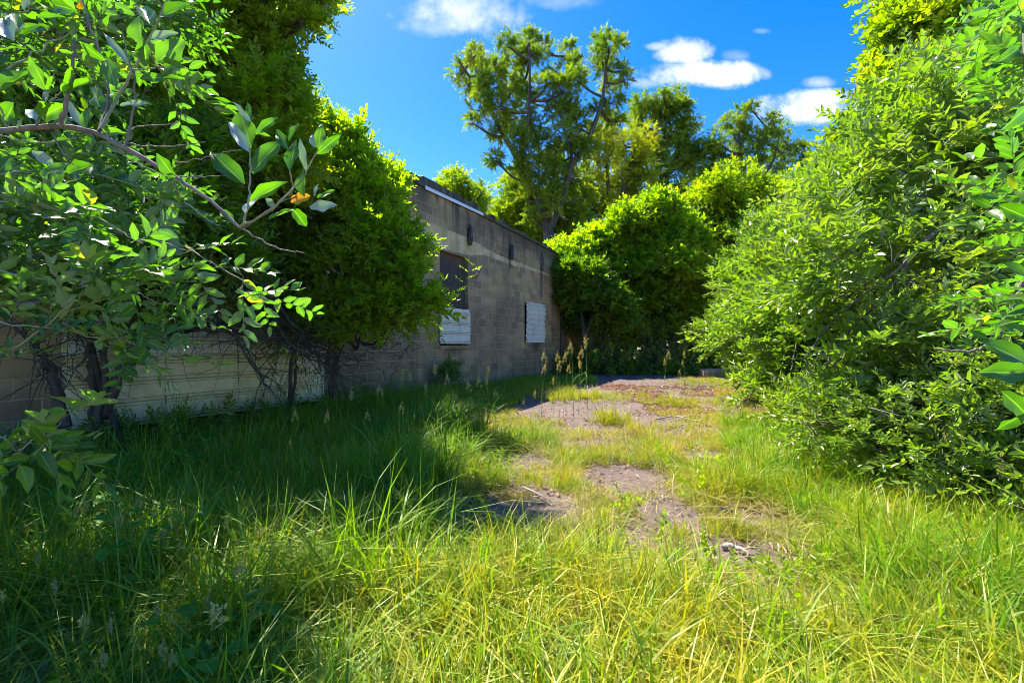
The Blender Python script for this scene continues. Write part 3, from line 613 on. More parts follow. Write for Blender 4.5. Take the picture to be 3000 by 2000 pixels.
def shrub(name, label, base, stems, blobs, n, size, protos, leafm, group, rad=.035, lean=(0, 0, 0), barkm=None, extra=None, **kw):
    base = np.array(base, float); root = empty(name, base, label, 'shrub', group); st = MB(); pts = []
    for s in stems:
        C = curve([base+rng.normal(0, .08, 3)*np.array((1, 1, 0))]+[np.array(q, float) for q in s], 14, .012); st.tube(C, np.linspace(rad*rng.uniform(.7, 1.1), rad*.3, len(C)), 7); pts.extend(C)
    if group == GR and base[1] > 5: blobs = [(b[0]+.1, b[1], b[2]*.96, b[3]*.78, b[4]*.8, b[5]*.78) for b in blobs]
    fo = MB(); k = dict(sub=22, subr=.34, shell=.68, upw=.25, gapy=-.2, gscale=1.2, shoots=18, roll=.45, inner=.12, lean=lean); k.update(kw); cl = crown(fo, blobs, protos, n, size, **k)
    br = MB(); limbs(br, pts, cl, rad*.55, .007, jit=.10)
    if extra: extra(st, fo, br)
    st.build('stems', barkm or M['stem_olive'], root, base, smooth=True); br.build('branches', barkm or M['stem_olive'], root, base, smooth=True); fo.build('foliage', [leafm, M['stem_light']], root, base)
    return root
GR = 'olive shrubs along the right side'
shrub('olive_shrub', 'silvery olive shrub reaching over the far right of the paving', (6.0, 9.6, 0), [[(5.6, 9.4, 1.2), (4.8, 9.0, 2.4)], [(6.2, 9.6, 1.6), (6.4, 9.4, 3.4)], [(5.4, 9.1, .9), (4.5, 8.7, 1.4)]],
      [(4.35, 8.9, 1.3, .85, .9, .75), (5.0, 9.2, 2.2, 1.1, 1.1, .9), (5.9, 9.4, 3.2, 1.2, 1.2, 1.0), (6.9, 9.6, 3.9, 1.3, 1.2, 1.0), (5.6, 8.8, 1.2, 1.1, .9, 1.0), (7.2, 9.4, 2.4, 1.4, 1.2, 1.4), (4.9, 8.7, .6, .7, .7, .5)], 3500, 1.7, OLIVE, M['olive'], GR, lean=(-.3, -.2, 0))
def dead_vines(st, fo, br):
    for P in ([(2352, 395, 3.2), (2290, 430, 3.2), (2200, 490, 3.3), (2120, 560, 3.4), (2060, 620, 3.5), (2000, 665, 3.6), (1930, 720, 3.7), (1870, 790, 3.7), (1852, 830, 3.7), (1862, 855, 3.7), (1895, 866, 3.65)],
              [(2352, 400, 3.25), (2210, 487, 3.35), (2130, 545, 3.4), (2060, 640, 3.5), (1990, 720, 3.6), (1930, 780, 3.6), (1900, 830, 3.6), (1905, 845, 3.6), (1940, 815, 3.6), (1975, 775, 3.6)],
              [(1990, 640, 4.0), (1930, 680, 4.1), (1870, 730, 4.1), (1830, 790, 4.2), (1816, 850, 4.2)], [(2352, 640, 2.6), (2290, 770, 2.6), (2230, 805, 2.6), (2150, 802, 2.6)],
              ):
        C = curve([at(*q) for q in P], 30, .004); br.tube(C, np.linspace(.013, .006, len(C)), 5)
shrub('olive_shrub', 'wide olive shrub in the middle of the right side, draped with dead brown vines', (4.9, 6.3, 0), [[(4.5, 6.1, 1.0), (3.7, 5.6, 1.9)], [(4.9, 6.2, 1.5), (4.7, 5.8, 3.0)], [(4.4, 5.8, .8), (3.5, 5.2, 1.2)], [(5.3, 6.4, 1.6), (5.8, 6.3, 3.2)]],
      [(3.45, 5.9, 1.25, .75, .8, .62), (3.9, 6.2, 2.05, .95, .95, .75), (4.6, 6.2, 2.9, 1.0, 1.1, .8), (5.6, 6.6, 3.5, 1.1, 1.1, .9), (3.9, 5.4, 1.0, .8, .7, .7), (4.6, 5.3, 1.9, 1.0, .8, .8), (5.6, 5.9, 2.4, 1.2, 1.0, 1.2), (4.5, 5.5, .7, .9, .8, .5), (3.6, 5.9, .5, .6, .7, .4)], 5000, 1.55, OLIVE, M['olive'], GR, lean=(-.4, -.2, 0), extra=dead_vines)
shrub('olive_shrub', 'nearer olive shrub at right with long drooping sprays of glossy leaves', (4.2, 3.9, 0), [[(3.9, 3.8, 1.1), (3.0, 3.5, 1.8)], [(4.2, 3.8, 1.5), (3.9, 3.4, 2.7)], [(3.8, 3.6, .6), (3.0, 3.3, .8)]],
      [(3.0, 3.75, 1.7, .6, .6, .40), (3.5, 3.9, 2.3, .8, .8, .6), (4.2, 4.0, 2.9, .9, .9, .7), (3.2, 3.3, 1.05, .5, .5, .3), (4.2, 3.4, 2.0, .9, .7, .8), (3.6, 3.6, .55, .75, .6, .35), (4.5, 3.7, 1.1, .8, .7, .8), (3.1, 3.9, .45, .5, .6, .28)], 4200, 1.3, OLIVE, M['olive'], GR, lean=(-.5, -.2, 0), rad=.03)
def near_right(st, fo, br):
    for (b, t_, wd_, Yd) in (((2362, 855), (2232, 855), .36, .70), ((2362, 838), (2268, 780), .36, .72), ((2352, 835), (2250, 795), .34, .78), ((2352, 950), (2282, 985), .42, .68), ((2356, 950), (2312, 902), .5, .7), ((2362, 640), (2300, 600), .4, .9),
                             ((2360, 500), (2290, 470), .4, 1.0), ((2365, 240), (2300, 300), .36, 1.1), ((2362, 90), (2330, 30), .4, 1.2), ((2340, 110), (2300, 140), .4, 1.2), ((2360, 700), (2310, 720), .4, 1.0)):
        one_leaf(fo, b, t_, wd_, Yd, 0, v=.08)
    C = curve([at(2440, 1300, .8), at(2390, 1000, .75), at(2365, 850, .72), at(2370, 600, .9), at(2360, 300, 1.1), at(2350, 60, 1.2)], 20); br.tube(C, np.linspace(.009, .003, len(C)), 6)
def one_leaf(fo, b, t_, wd_, Yd, m, tilt=None, v=None):
    B = at(b[0], b[1], Yd); T = at(t_[0], t_[1], Yd+rng.uniform(-.03, .03)); L = np.linalg.norm(T-B); X = (T-B)/L
    V, Q, UVs = leafhi(wd_*1.12, rng.uniform(.1, .45), rng.uniform(-.12, .22), .035, rng.uniform(0, 6), 11)
    toward = np.array((0, -1, .0))+(np.array((rng.normal(0, .45), 0, rng.uniform(-.3, .6))) if tilt is None else np.array(tilt))
    Yv = nrm(np.cross(toward, X)); Z = np.cross(X, Yv)
    fo.add((V*L) @ np.stack([X, Yv, Z], 0)+B, Q, rng.random()*.9 if v is None else v, m, UVs)
sh = empty('olive_shrub', (2.7, 1.5, 0), 'nearest olive shrub at the right edge with a few very large dark leaves', 'shrub', GR)
fo, br = MB(), MB(); near_right(br, fo, br)
scatter(fo, OLIVE_HI, np.array([at(vx, vy, Yk) for vx, vy, Yk in zip(rng.uniform(2270, 2480, 110), rng.uniform(-60, 760, 110), rng.uniform(1.3, 2.3, 110))]), rng.normal(0, .5, (110, 3))+np.array((-1, -.2, .1)), rng.uniform(.7, 1.0, 110), .4, uv=True)
fo.m = [np.where(a == 1, 1, 0) for a in fo.m]
C = curve([(2.7, 1.5, -.02), (2.6, 1.6, .8), (2.5, 1.8, 1.8), (2.3, 1.9, 3.0)], 12); br.tube(C, np.linspace(.03, .012, len(C)), 7)
br.build('branches', M['stem_olive'], sh, (2.7, 1.5, 0), smooth=True); fo.build('foliage', [M['olive_near'], M['stem_light']], sh, (2.7, 1.5, 0), smooth=True)
shrub('bramble_shrub', 'low tangled shrub with dark gaps at lower right behind tall grass', (3.2, 2.6, 0), [[(3.0, 2.6, .5), (2.7, 2.6, .8)], [(3.3, 2.6, .6), (3.5, 2.5, 1.0)]],
      [(2.75, 2.9, .55, .38, .4, .25), (3.2, 2.8, .8, .5, .5, .3), (2.9, 2.4, .35, .4, .4, .2), (3.5, 2.5, .7, .5, .5, .35), (2.7, 3.5, .5, .5, .5, .3)], 1500, .8, OLIVE, M['olive'], GR, rad=.016, lean=(-.4, -.1, 0), gapy=-.3)

# --- left side
def lb(vx, vy, r, Y, ry=None, depth=1.0): return vb(vx, vy, r, Y, 0, ry, depth)
# bright shrub in front of the wall
def reaching(st, fo, br):
    C = curve([at(930, 700, 5.9), at(985, 712, 5.9), at(1030, 685, 5.9), at(1065, 648, 5.9), at(1090, 612, 5.9)], 14, .008); br.tube(C, np.linspace(.010, .004, len(C)), 4)
    for q, sgn in ((.55, 1), (.6, -1), (.68, 1), (.75, -1), (.82, 1), (.88, -1), (.95, 1), (1, -1), (.3, 1), (.4, -1)):
        p = C[int(q*(len(C)-1))]; scatter(fo, PRIVET, p[None], np.array([(sgn*.6+.2, -.2, .4)]), np.array([.75]), .3)
shrub('privet_shrub', 'bright backlit shrub in front of the tall window, two thin trunks', (-2.75, 7.1, 0), [[(-2.85, 7.05, 1.1), (-2.75, 7.0, 2.4), (-2.5, 7, 3.4)], [(-2.7, 7.1, 1.0), (-2.2, 6.9, 2.2)], [(-2.8, 7.1, 1.3), (-3.2, 6.9, 2.6)]],
      [lb(743.2, 434, 45.9, 6.2), lb(679.467, 394, 44.5, 6.8), lb(811.333, 414, 38.5, 6.4), lb(847.867, 484, 45.9, 6.2), lb(780, 520, 61.6, 6.1), lb(700, 500, 59.9, 6.6), lb(870, 570, 53, 6), lb(905, 640, 44.5, 5.9), lb(810, 640, 59.9, 6), lb(720, 630, 58.1, 6.4), lb(860, 700, 51.3, 5.9), lb(940, 700, 34.2, 5.8),
       lb(760, 730, 47.9, 5.9), lb(640, 560, 51.3, 6.4), lb(640, 680, 47.9, 6.3), lb(873.667, 439, 26.7, 6.4), lb(930, 580, 23.9, 6), lb(732, 314, 29.6, 6.5), lb(794.8, 344, 26.7, 6.5), lb(651.067, 304, 37.1, 6.8), lb(690, 760, 34, 6.4), lb(830, 765, 34, 6.0), lb(630, 735, 36, 6.3), lb(900, 745, 26, 5.9)], 3300, 1.95, PRIVET, M['privet'], 'shrubs in front of the building', rad=.045, gapy=-.05, gscale=1.5, inner=.03, shoots=26, barkm=M['bark'], sub=12, extra=reaching)
shrub('privet_shrub', 'thin-trunked dim shrub left of the bright one, against the metal sheets', (-3.2, 6.6, 0), [[(-3.2, 6.6, 1.2), (-3.15, 6.5, 2.3)], [(-3.1, 6.6, 1.4), (-2.8, 6.4, 2.4)]],
      [lb(607.867, 484, 54.6, 6.2), lb(560, 540, 63, 6), lb(660, 600, 63, 6.2), lb(580, 620, 57.6, 6), lb(500, 600, 54, 5.8), lb(690, 700, 45, 6.3), lb(589.467, 394, 51.5, 6.2), lb(506.933, 474, 54.6, 5.9)], 1300, 1.8, PRIVET, M['dark'], 'shrubs in front of the building', rad=.032, gapy=-.3, inner=.04, barkm=M['bark'])
# tree whose crown fills the upper left, over the roof
simple_tree('dense dark tree filling the upper left above the building', 5.2, [[(225, 1000), (290, 800), (380, 600), (470, 430), (520, 300)], [(505, 470), (600, 300), (660, 200)], [(500, 480), (400, 300), (380, 200)], [(515, 330), (600, 120), (720, 40)]],
            [(560, 330, 90), (610, 270, 62), (575, 180, 68), (520, 90, 80), (590, 70, 60), (440, 180, 100), (420, 340, 100), (500, 440, 90), (330, 260, 100), (480, 0, 100), (600, -10, 80), (650, 25, 32), (705, 22, 20), (740, 5, 14), (360, 90, 100), (640, 180, 24), (660, 260, 34), (380, 460, 90), (620, 360, 60), (690, 60, 14)],
            4600, 1.7, M['broad'], PRIVET, group='trees on the left', tw=.016, r=(.11, .03), sub=14, subr=.42, shell=.6, gapy=-.08, gscale=1.4, roll=.5, upw=.05, inner=.08, dj=.3, shoots=16)
# arching dark stems by the metal sheets, with a dense shaded crown
def bare_twigs(st, fo, br):
    for P in ([(235, 960, 4.75), (262, 880, 4.75), (330, 800, 4.8), (420, 758, 5.0), (520, 742, 5.3), (640, 740, 5.7), (720, 762, 6.0), (780, 800, 6.2)], [(240, 950, 4.7), (285, 830, 4.7), (380, 750, 4.8), (470, 700, 5.0), (590, 660, 5.4), (700, 640, 5.8)],
              [(330, 805, 4.8), (450, 745, 5.0), (500, 740, 5.1), (540, 770, 5.1), (570, 830, 5.1), (620, 890, 5.2)], [(430, 757, 5.0), (520, 760, 5.1), (640, 780, 5.5), (740, 800, 5.8), (770, 830, 6.0)],
              [(225, 980, 4.7), (215, 880, 4.7), (200, 780, 4.6), (150, 690, 4.5)], [(150, 980, 4.3), (120, 860, 4.3), (75, 790, 4.2), (20, 740, 4.1)], [(560, 640, 5.3), (620, 720, 5.4), (680, 800, 5.5), (760, 850, 5.7)],
              [(600, 660, 5.4), (680, 750, 5.5), (720, 810, 5.7), (775, 860, 6.0)]):
        C = curve([at(*q) for q in P], 26, .012); st.tube(C, np.linspace(.055 if P[0][1] > 900 else .026, .009, len(C)), 7)
        for k in range(52):
            p = C[rng.integers(len(C)//3, len(C))]; d = nrm(rng.normal(0, 1, 3)*np.array((1, .45, 1))+np.array((.3, 0, 0))); L = rng.uniform(.2, .75)
            T = curve([p, p+d*L*.5+rng.normal(0, .04, 3), p+d*L+np.array((0, 0, -.12*L))+rng.normal(0, .05, 3)], 6, .008); br.tube(T, np.linspace(.006, .002, len(T)), 3)
            for _ in range(2):
                q = T[rng.integers(1, len(T))]; d2 = nrm(d+rng.normal(0, .7, 3)); br.tube([q, q+d2*.07, q+d2*.16+rng.normal(0, .01, 3)], [.003, .002, .0012], 3)
    for k in range(150):
        p = at(rng.uniform(600, 950), rng.uniform(690, 860), rng.uniform(6.1, 7.2)); d = nrm(rng.normal(0, 1, 3)*np.array((1, .5, .7))); L = rng.uniform(.15, .6)
        T = curve([p, p+d*L*.5+rng.normal(0, .04, 3), p+d*L+np.array((0, 0, -.1*L))], 5, .01); br.tube(T, np.linspace(.006, .002, len(T)), 3)
shrub('olive_shrub', 'large shaded shrub with black arching stems in front of the metal sheets', (-4.2, 4.7, 0), [[(-4.1, 4.6, 1.2), (-3.6, 4.2, 2.3)], [(-4.3, 4.6, 1.4), (-4.0, 4.2, 2.8)]],
      [lb(300, 560, 110, 4.2), lb(420, 520, 100, 4.3), lb(180, 500, 120, 4.0), lb(60, 560, 120, 3.8), lb(480, 620, 70, 4.4), lb(330, 670, 70, 4.3), lb(180, 620, 70, 4.1), lb(250, 420, 110, 4.2), lb(80, 380, 120, 4.0), lb(400, 400, 90, 4.4), lb(100, 230, 120, 4.0)],
      3600, 1.3, OLIVE, M['dark'], 'shrubs in front of the building', rad=.05, barkm=M['bark'], gapy=-.45, extra=bare_twigs)
# small dark shrub at the foot of the wall
shrub('evergreen_shrub', 'small dark shrub at the foot of the wall below the tall window', wp(-2.45, 0, .35), [[wp(-2.45, .3, .35), wp(-2.4, .5, .35)]],
      [(*wp(-2.6, .34, .4), .24, .24, .24), (*wp(-2.3, .45, .35), .24, .22, .28), (*wp(-2.5, .62, .35), .20, .18, .18)], 700, .5, PRIVET, M['dark'], None, rad=.015)

# --- nearest branch, upper left (drawn limb by limb)
c1 = lambda x, y, Yd: at(x*.35, y*.35, Yd)
near = empty('olive_shrub', (-1.9, 1.2, 0), 'nearest olive shrub at left, its long bare branch slanting across the upper left', 'shrub')
st, lg, fo = MB(), MB(), MB(); YN = .95
main = [(-500, 905, 1.05), (-50, 865, 1.0), (120, 850, .98), (400, 830, .96), (620, 870, .95), (800, 960, .95), (1000, 1070, .95), (1150, 1165, .95), (1300, 1260, .95), (1450, 1375, .95), (1570, 1490, .95)]
C = curve([c1(*q) for q in main], 40, .0006); st.tube(C, np.linspace(.0068, .003, len(C)), 8)
for P, ra, lightst in (([(1590, 1490), (1635, 1300), (1645, 1100), (1645, 980)], .0026, 1), ([(1570, 1490), (1750, 1390), (1900, 1260), (1990, 1150), (2080, 1000)], .0028, 1), ([(400, 830), (450, 620), (485, 400), (490, 250)], .0042, 0),
                 ([(650, 860), (700, 700), (715, 560), (680, 400), (600, 200), (540, 0)], .0030, 0), ([(660, 850), (780, 640), (870, 460), (960, 300), (1050, 120), (1100, 0)], .0034, 1), ([(820, 960), (870, 750), (885, 520), (840, 380), (800, 200)], .0026, 0),
                 ([(240, 820), (300, 600), (350, 480)], .0028, 0), ([(250, 810), (340, 660), (420, 580)], .002, 1), ([(830, 860), (950, 825), (1150, 810), (1200, 700)], .0016, 0), ([(830, 940), (1000, 960), (1200, 950), (1350, 930)], .0016, 0),
                 ([(1140, 1190), (1200, 1310), (1350, 1430), (1450, 1480)], .0012, 0), ([(870, 460), (1000, 450), (1090, 420), (1180, 370)], .0018, 1), ([(350, 880), (410, 1000), (450, 1050), (520, 1100)], .0018, 0), ([(780, 970), (860, 1050), (1100, 1160)], .0014, 1),
                 ([(1160, 1070), (1400, 1020), (1600, 970)], .0012, 0), ([(1180, 1160), (1350, 1160), (1490, 1150)], .0012, 0), ([(0, 890), (200, 935), (450, 920), (560, 880)], .0018, 1), ([(1905, 1120), (1920, 1250), (1900, 1280)], .0016, 1), ([(1570, 1490), (1800, 1620), (2000, 1660)], .0022, 0),
                 ([(0, 700), (30, 800), (60, 850)], .0022, 1), ([(1600, 1490), (1750, 1400), (1850, 1320), (1950, 1290)], .0022, 0)):
    dd = rng.uniform(-.04, .05); C = curve([c1(x, y, YN+(dd if i else 0)) for i, (x, y) in enumerate(P)], 16, .0012); (lg if lightst else st).tube(C, np.linspace(ra, ra*.5, len(C)), 6)
NL = [((1605, 1210), (1375, 985), .34, 0), ((1650, 975), (1575, 730), .44, 0), ((1655, 1135), (1840, 915), .42, 0), ((1640, 1000), (1480, 765), .2, 1), ((1680, 880), (1820, 755), .26, 0), ((1640, 1330), (1870, 1185), .27, 0), ((1610, 1400), (1700, 1300), .6, 1),
      ((1905, 1120), (1940, 910), .42, 0), ((1900, 930), (1965, 815), .5, 0), ((2000, 1290), (2005, 1110), .66, 0), ((1910, 1330), (2040, 1285), .5, 2), ((1765, 1440), (1930, 1370), .3, 0), ((1920, 1365), (2010, 1485), .5, 0), ((2030, 1355), (2220, 1350), .32, 1),
      ((2080, 1010), (2240, 880), .26, 0), ((2080, 970), (2040, 875), .4, 1), ((2090, 980), (2110, 800), .3, 0), ((1450, 1380), (1540, 1470), .45, 0), ((1150, 1165), (1030, 1005), .45, 0), ((1740, 1300), (1800, 1385), .5, 1), ((1645, 800), (1555, 680), .2, 1), ((1660, 790), (1640, 680), .25, 0),
      ((2010, 1120), (1965, 900), .2, 1), ((2080, 1300), (2200, 1255), .3, 0), ((2065, 1290), (2080, 1200), .3, 1), ((1890, 980), (1830, 870), .3, 0), ((1700, 880), (1780, 900), .35, 0),
      ((940, 300), (880, 70), .55, 0), ((1000, 180), (920, 0), .3, 0), ((965, 440), (945, 240), .45, 0), ((1030, 410), (1215, 270), .5, 0), ((990, 260), (1170, 215), .3, 1), ((910, 520), (1195, 490), .2, 0), ((1060, 110), (1260, 40), .3, 0), ((720, 740), (760, 575), .6, 0),
      ((790, 695), (960, 665), .2, 1), ((660, 700), (590, 570), .3, 0), ((760, 570), (700, 380), .32, 0), ((690, 400), (520, 270), .35, 0), ((670, 865), (810, 865), .25, 0), ((850, 430), (690, 230), .14, 1), ((1070, 450), (1180, 420), .35, 0), ((1060, 410), (1190, 380), .25, 1), ((860, 400), (890, 320), .5, 0),
      ((700, 500), (640, 400), .5, 0), ((0, 610), (225, 470), .46, 0), ((310, 600), (220, 380), .42, 0), ((85, 270), (-10, 90), .45, 1), ((110, 245), (340, 185), .25, 0), ((120, 240), (230, 150), .42, 0), ((410, 605), (620, 520), .2, 0), ((270, 770), (410, 690), .5, 0), ((35, 790), (110, 680), .75, 0),
      ((540, 830), (440, 650), .2, 1), ((550, 840), (600, 715), .35, 0), ((238, 790), (165, 685), .22, 1), ((425, 830), (465, 742), .3, 1), ((265, 1150), (450, 1075), .5, 0), ((350, 1080), (210, 990), .5, 1), ((450, 1140), (600, 1080), .36, 0), ((350, 925), (590, 925), .13, 0), ((430, 865), (560, 860), .2, 0),
      ((570, 920), (625, 965), .5, 0), ((-10, 1130), (80, 1030), .6, 0), ((285, 1200), (380, 1305), .36, 0), ((110, 240), (80, 40), .25, 0), ((150, 60), (210, 0), .5, 1), ((320, 610), (350, 500), .3, 0), ((300, 700), (330, 600), .5, 1), ((-20, 340), (110, 310), .3, 0), ((430, 640), (490, 440), .25, 0),
      ((560, 420), (640, 300), .4, 0), ((480, 350), (380, 330), .3, 0), ((240, 120), (420, 100), .25, 0), ((350, 30), (470, 60), .35, 0), ((545, 60), (525, 20), .45, 2), ((700, 180), (720, 100), .4, 0), ((20, 880), (-60, 800), .4, 0), ((120, 850), (160, 790), .5, 1)]
for b, t_, wd_, mm in NL:
    one_leaf(fo, (b[0]*.35, b[1]*.35), (t_[0]*.35, t_[1]*.35), wd_, YN+rng.uniform(-.05, .05), {0: 0, 1: 2, 2: 3}[mm])
# farther twigs of the same shrub
def twig_run(P, n, size, protos, r=.004, spread=.5):
    C = curve([at(*q) for q in P], 24, .004); lg.tube(C, np.linspace(r, r*.4, len(C)), 5); T = np.gradient(C, axis=0)
    k = rng.integers(2, len(C), n); pos = C[k]+rng.normal(0, .012, (n, 3)); X = nrm(T[k])*.8+rng.normal(0, spread, (n, 3))+np.array((0, 0, .15))
    scatter(fo, protos, pos, X, size*rng.uniform(.7, 1.2, n), .45, uv=True)
for P, n in (([(-150, 740, 1.9), (60, 745, 1.8), (180, 765, 1.7), (300, 790, 1.7), (395, 832, 1.65)], 13), ([(-100, 600, 1.7), (100, 640, 1.7), (250, 650, 1.6), (380, 700, 1.6)], 13), ([(100, 500, 1.8), (300, 540, 1.8), (470, 590, 1.7), (570, 655, 1.7), (610, 690, 1.7)], 14),
             ([(-100, 450, 1.6), (80, 470, 1.6), (220, 500, 1.5), (330, 560, 1.5)], 13), ([(-80, 850, 1.6), (60, 780, 1.6), (160, 700, 1.5), (210, 640, 1.5)], 10), ([(-60, 200, 1.4), (80, 120, 1.5), (200, 60, 1.6), (320, 30, 1.7)], 14), ([(-60, 60, 1.6), (100, 20, 1.7), (260, -20, 1.8)], 10),
             ([(0, 400, 1.7), (160, 390, 1.8), (320, 430, 1.9), (420, 500, 2.0)], 12), ([(300, 60, 1.6), (360, 150, 1.7), (400, 230, 1.8)], 8), ([(-100, 1110, 1.35), (20, 1060, 1.35), (60, 1020, 1.33), (130, 975, 1.3)], 7), ([(-60, 980, 1.35), (20, 1010, 1.35), (40, 1060, 1.35)], 4)):
    twig_run(P, n, .95, OLIVE_HI)
nb = [lb(40, 120, 130, 2.5), lb(200, 60, 110, 2.6), lb(120, 420, 100, 2.6), lb(40, 600, 90, 2.4), lb(230, 570, 75, 2.6), lb(-60, 640, 90, 2.3), lb(330, 480, 70, 2.8), lb(300, 660, 50, 2.7), lb(330, 20, 80, 2.9)]
cl = crown(fo, nb, OLIVE, 560, 1.0, sub=12, subr=.5, shell=.5, gapy=-.4, upw=.1, lean=(.4, 0, -.05))
C0 = curve([(-1.9, 1.2, -.02), (-2.7, 1.5, 1.0), (-3.0, 1.9, 2.0), (-2.9, 2.1, 3.0)], 14); st.tube(C0, np.linspace(.035, .012, len(C0)), 7); limbs(st, C0, cl, .012, .004, jit=.06)
C1 = curve([(-1.9, 1.2, .3), (-1.7, 1.05, 1.1), c1(-500, 905, 1.05)], 10); st.tube(C1, np.linspace(.02, .0085, len(C1)), 7)
st.build('branches', M['stem_olive'], near, (-1.9, 1.2, 0), smooth=True); lg.build('twigs', M['stem_light'], near, (-1.9, 1.2, 0), smooth=True)
fo.build('foliage', [M['olive_near'], M['stem_light'], M['silver'], M['yellow_leaf']], near, (-1.9, 1.2, 0), smooth=True)

# ------------------------------------------------------------------ grass
def tuft(n, h, wd, spread=.5, seg=4, r=.03, stiff=.6):
    mb = MB()
    for k in range(n):
        a = rng.uniform(0, 2*PI); hh = h*rng.uniform(.45, 1.15); lean_ = abs(rng.normal(0, spread))+.05; t = np.linspace(0, 1, seg+1)
        out_ = hh*lean_*t**(1.6+stiff); up_ = hh*(t-.42*lean_*t**3); d = np.array((math.cos(a), math.sin(a), 0)); sdv = np.array((-math.sin(a), math.cos(a), 0))
        tw = rng.uniform(-.9, .9); sv = sdv*math.cos(tw)+d*math.sin(tw)
        C = np.array((rng.normal(0, r), rng.normal(0, r), 0))+d*out_[:, None]+np.array((0, 0, 1))*up_[:, None]; wv = wd*rng.uniform(.6, 1.2)*np.array([.8, 1, .85, .55, .06])[:seg+1] if seg == 4 else wd*np.linspace(1, .1, seg+1)
        V = np.stack([C-sv*wv[:, None]/2, C+sv*wv[:, None]/2], 1).reshape(-1, 3); Q = [(2*i, 2*i+1, 2*i+3, 2*i+2) for i in range(seg)]
        mb.add(V, Q, k)
    # store frame so that z (blade height) maps to local z: scatter's x axis is the tuft's x
    return Proto(mb)
TALL = [tuft(24, .55, .0075, .75) for _ in range(7)]; MIDG = [tuft(22, .28, .0065, .85, r=.025) for _ in range(7)]; SHORT = [tuft(22, .12, .005, .7, r=.03) for _ in range(6)]
ARCH = [tuft(15, .5, .0115, 1.25, r=.03, stiff=.2) for _ in range(7)]; MATT = [tuft(16, .30, .0055, 2.6, r=.06, stiff=0.) for _ in range(6)]
BARE = [(1.3, 9.0, 2.1, 3.1, .35), (3.1, 11.0, 2.4, 4.4, .2), (1.6, 6.6, 1.25, 1.15, .0), (.95, 3.8, .42, .55, 0), (.06, 3.2, .52, .42, 0), (1.05, 3.05, .22, .36, 0), (1.25, 2.42, .30, .26, 0), (.72, 2.65, .18, .2, 0), (.1, 4.4, .35, .35, 0), (1.55, 2.95, .25, .22, 0), (.85, 5.2, .35, .2, 0), (3.0, 14.5, 3.6, 2.6, 0), (1.9, 4.6, .3, .35, 0), (-.35, 2.6, .14, .12, 0)]
def bare(p):
    """0 = grass grows, 1 = bare paving"""
    m = np.full(len(p), -1.0)
    for (x, y, rx, ry, sk) in BARE:
        dx = (p[:, 0]-x-sk*(p[:, 1]-y)*.5)/rx; dyv = (p[:, 1]-y)/ry; m = np.maximum(m, 1-np.sqrt(dx*dx+dyv*dyv))
    q = np.c_[p[:, 0], p[:, 1], np.zeros(len(p))]
    return m+.13*gap(q, .28)+.08*gap(q, .1, 2)
def field(n, x0, x1, y0, y1):
    p = np.c_[rng.uniform(x0, x1, n), rng.uniform(y0, y1, n), np.zeros(n)]
    side = (p[:, 0]-P0[0])*NW[0]+(p[:, 1]-P0[1])*NW[1]
    return p[side > .12]
def plant(mb, p, protos, sc, vs=None, tilt=.12):
    a = rng.uniform(0, 2*PI, len(p)); X = np.c_[np.cos(a), np.sin(a), rng.normal(0, tilt, len(p))]; scatter(mb, protos, p, X, sc, tilt, vshift=vs)
def centre_zone(p):
    """1 inside the sunny, poor strip over the paving"""
    c = .45+.13*p[:, 1]; hw = 1.0+.12*p[:, 1]; return np.clip(1.3-np.abs(p[:, 0]-c)/hw, 0, 1)*np.clip((p[:, 1]-.6)/1.6, .35, 1)
gl, gd = MB(), MB()
def vis(p): return np.abs(p[:, 0]) < 1.22*p[:, 1]+.8
# lush tall grass left and right
p = field(17000, -6.5, 5.5, .75, 9.5); cz = centre_zone(p); p3 = gap(np.c_[p[:, :2], p[:, 0]*0], .5, 3)
fr = np.maximum(bare(p), bare(p+np.array((0, .32, 0)))-.02)
den = np.where(p[:, 1] < 4, 1.0, .75); keep = (rng.random(len(p)) < den*(1-cz)*(.55+.85*p3)) & (fr < -.08) & vis(p)
keep &= ~((p[:, 0]*(-.0)+p[:, 0] < -1.9) & (p[:, 1] > 3.2) & (rng.random(len(p)) < .55)); p = p[keep]
hs = rng.uniform(.42, 1.12, len(p))*np.where(p[:, 1] < 1.6, .78, 1)*np.where(p[:, 0] < -.3, 1.15, 1.0)*(.9+.25*gap(p, .6, 8)); ar = rng.random(len(p)) < .42; vsh = np.clip(.22+.25*gap(p, .7, 5), 0, .5)
plant(gl, p[~ar], TALL, hs[~ar], vsh[~ar]); plant(gl, p[ar], ARCH, hs[ar], vsh[ar])
# medium grass in the middle
p = field(30000, -3.0, 6.0, .9, 12.5); b = bare(p); cz = centre_zone(p); kk = (rng.random(len(p)) < np.clip((.14-b)*5, .0, 1)*(.75+.45*gap(p, .35, 6))*np.where(cz > .1, 1, .6)) & vis(p); p = p[kk]
sc = rng.uniform(.6, 1.25, len(p))*(1+.35*gap(p, .45, 9))*np.clip(.42-np.maximum(bare(p), bare(p+np.array((0, .4, 0))))*.85, .34, 1.1); half = rng.random(len(p)) < .72
plant(gd, p[half], MIDG, sc[half]); plant(gl, p[~half], MIDG, sc[~half]*1.15)
p = field(15000, -2.2, 3.6, .9, 4.6); kk = (rng.random(len(p)) < np.clip((.10-bare(p))*6, 0, 1)*(.42+.6*gap(p, .3, 8))*np.clip(1.5-p[:, 1]/4.0, .3, 1)) & vis(p); p = p[kk]
sc = rng.uniform(.55, 1.25, len(p))*np.clip(.6-np.maximum(bare(p), bare(p+np.array((0, .35, 0))))*.7, .36, 1.15); half = rng.random(len(p)) < .8; plant(gd, p[half], MIDG, sc[half]); plant(gl, p[~half], MIDG, sc[~half])
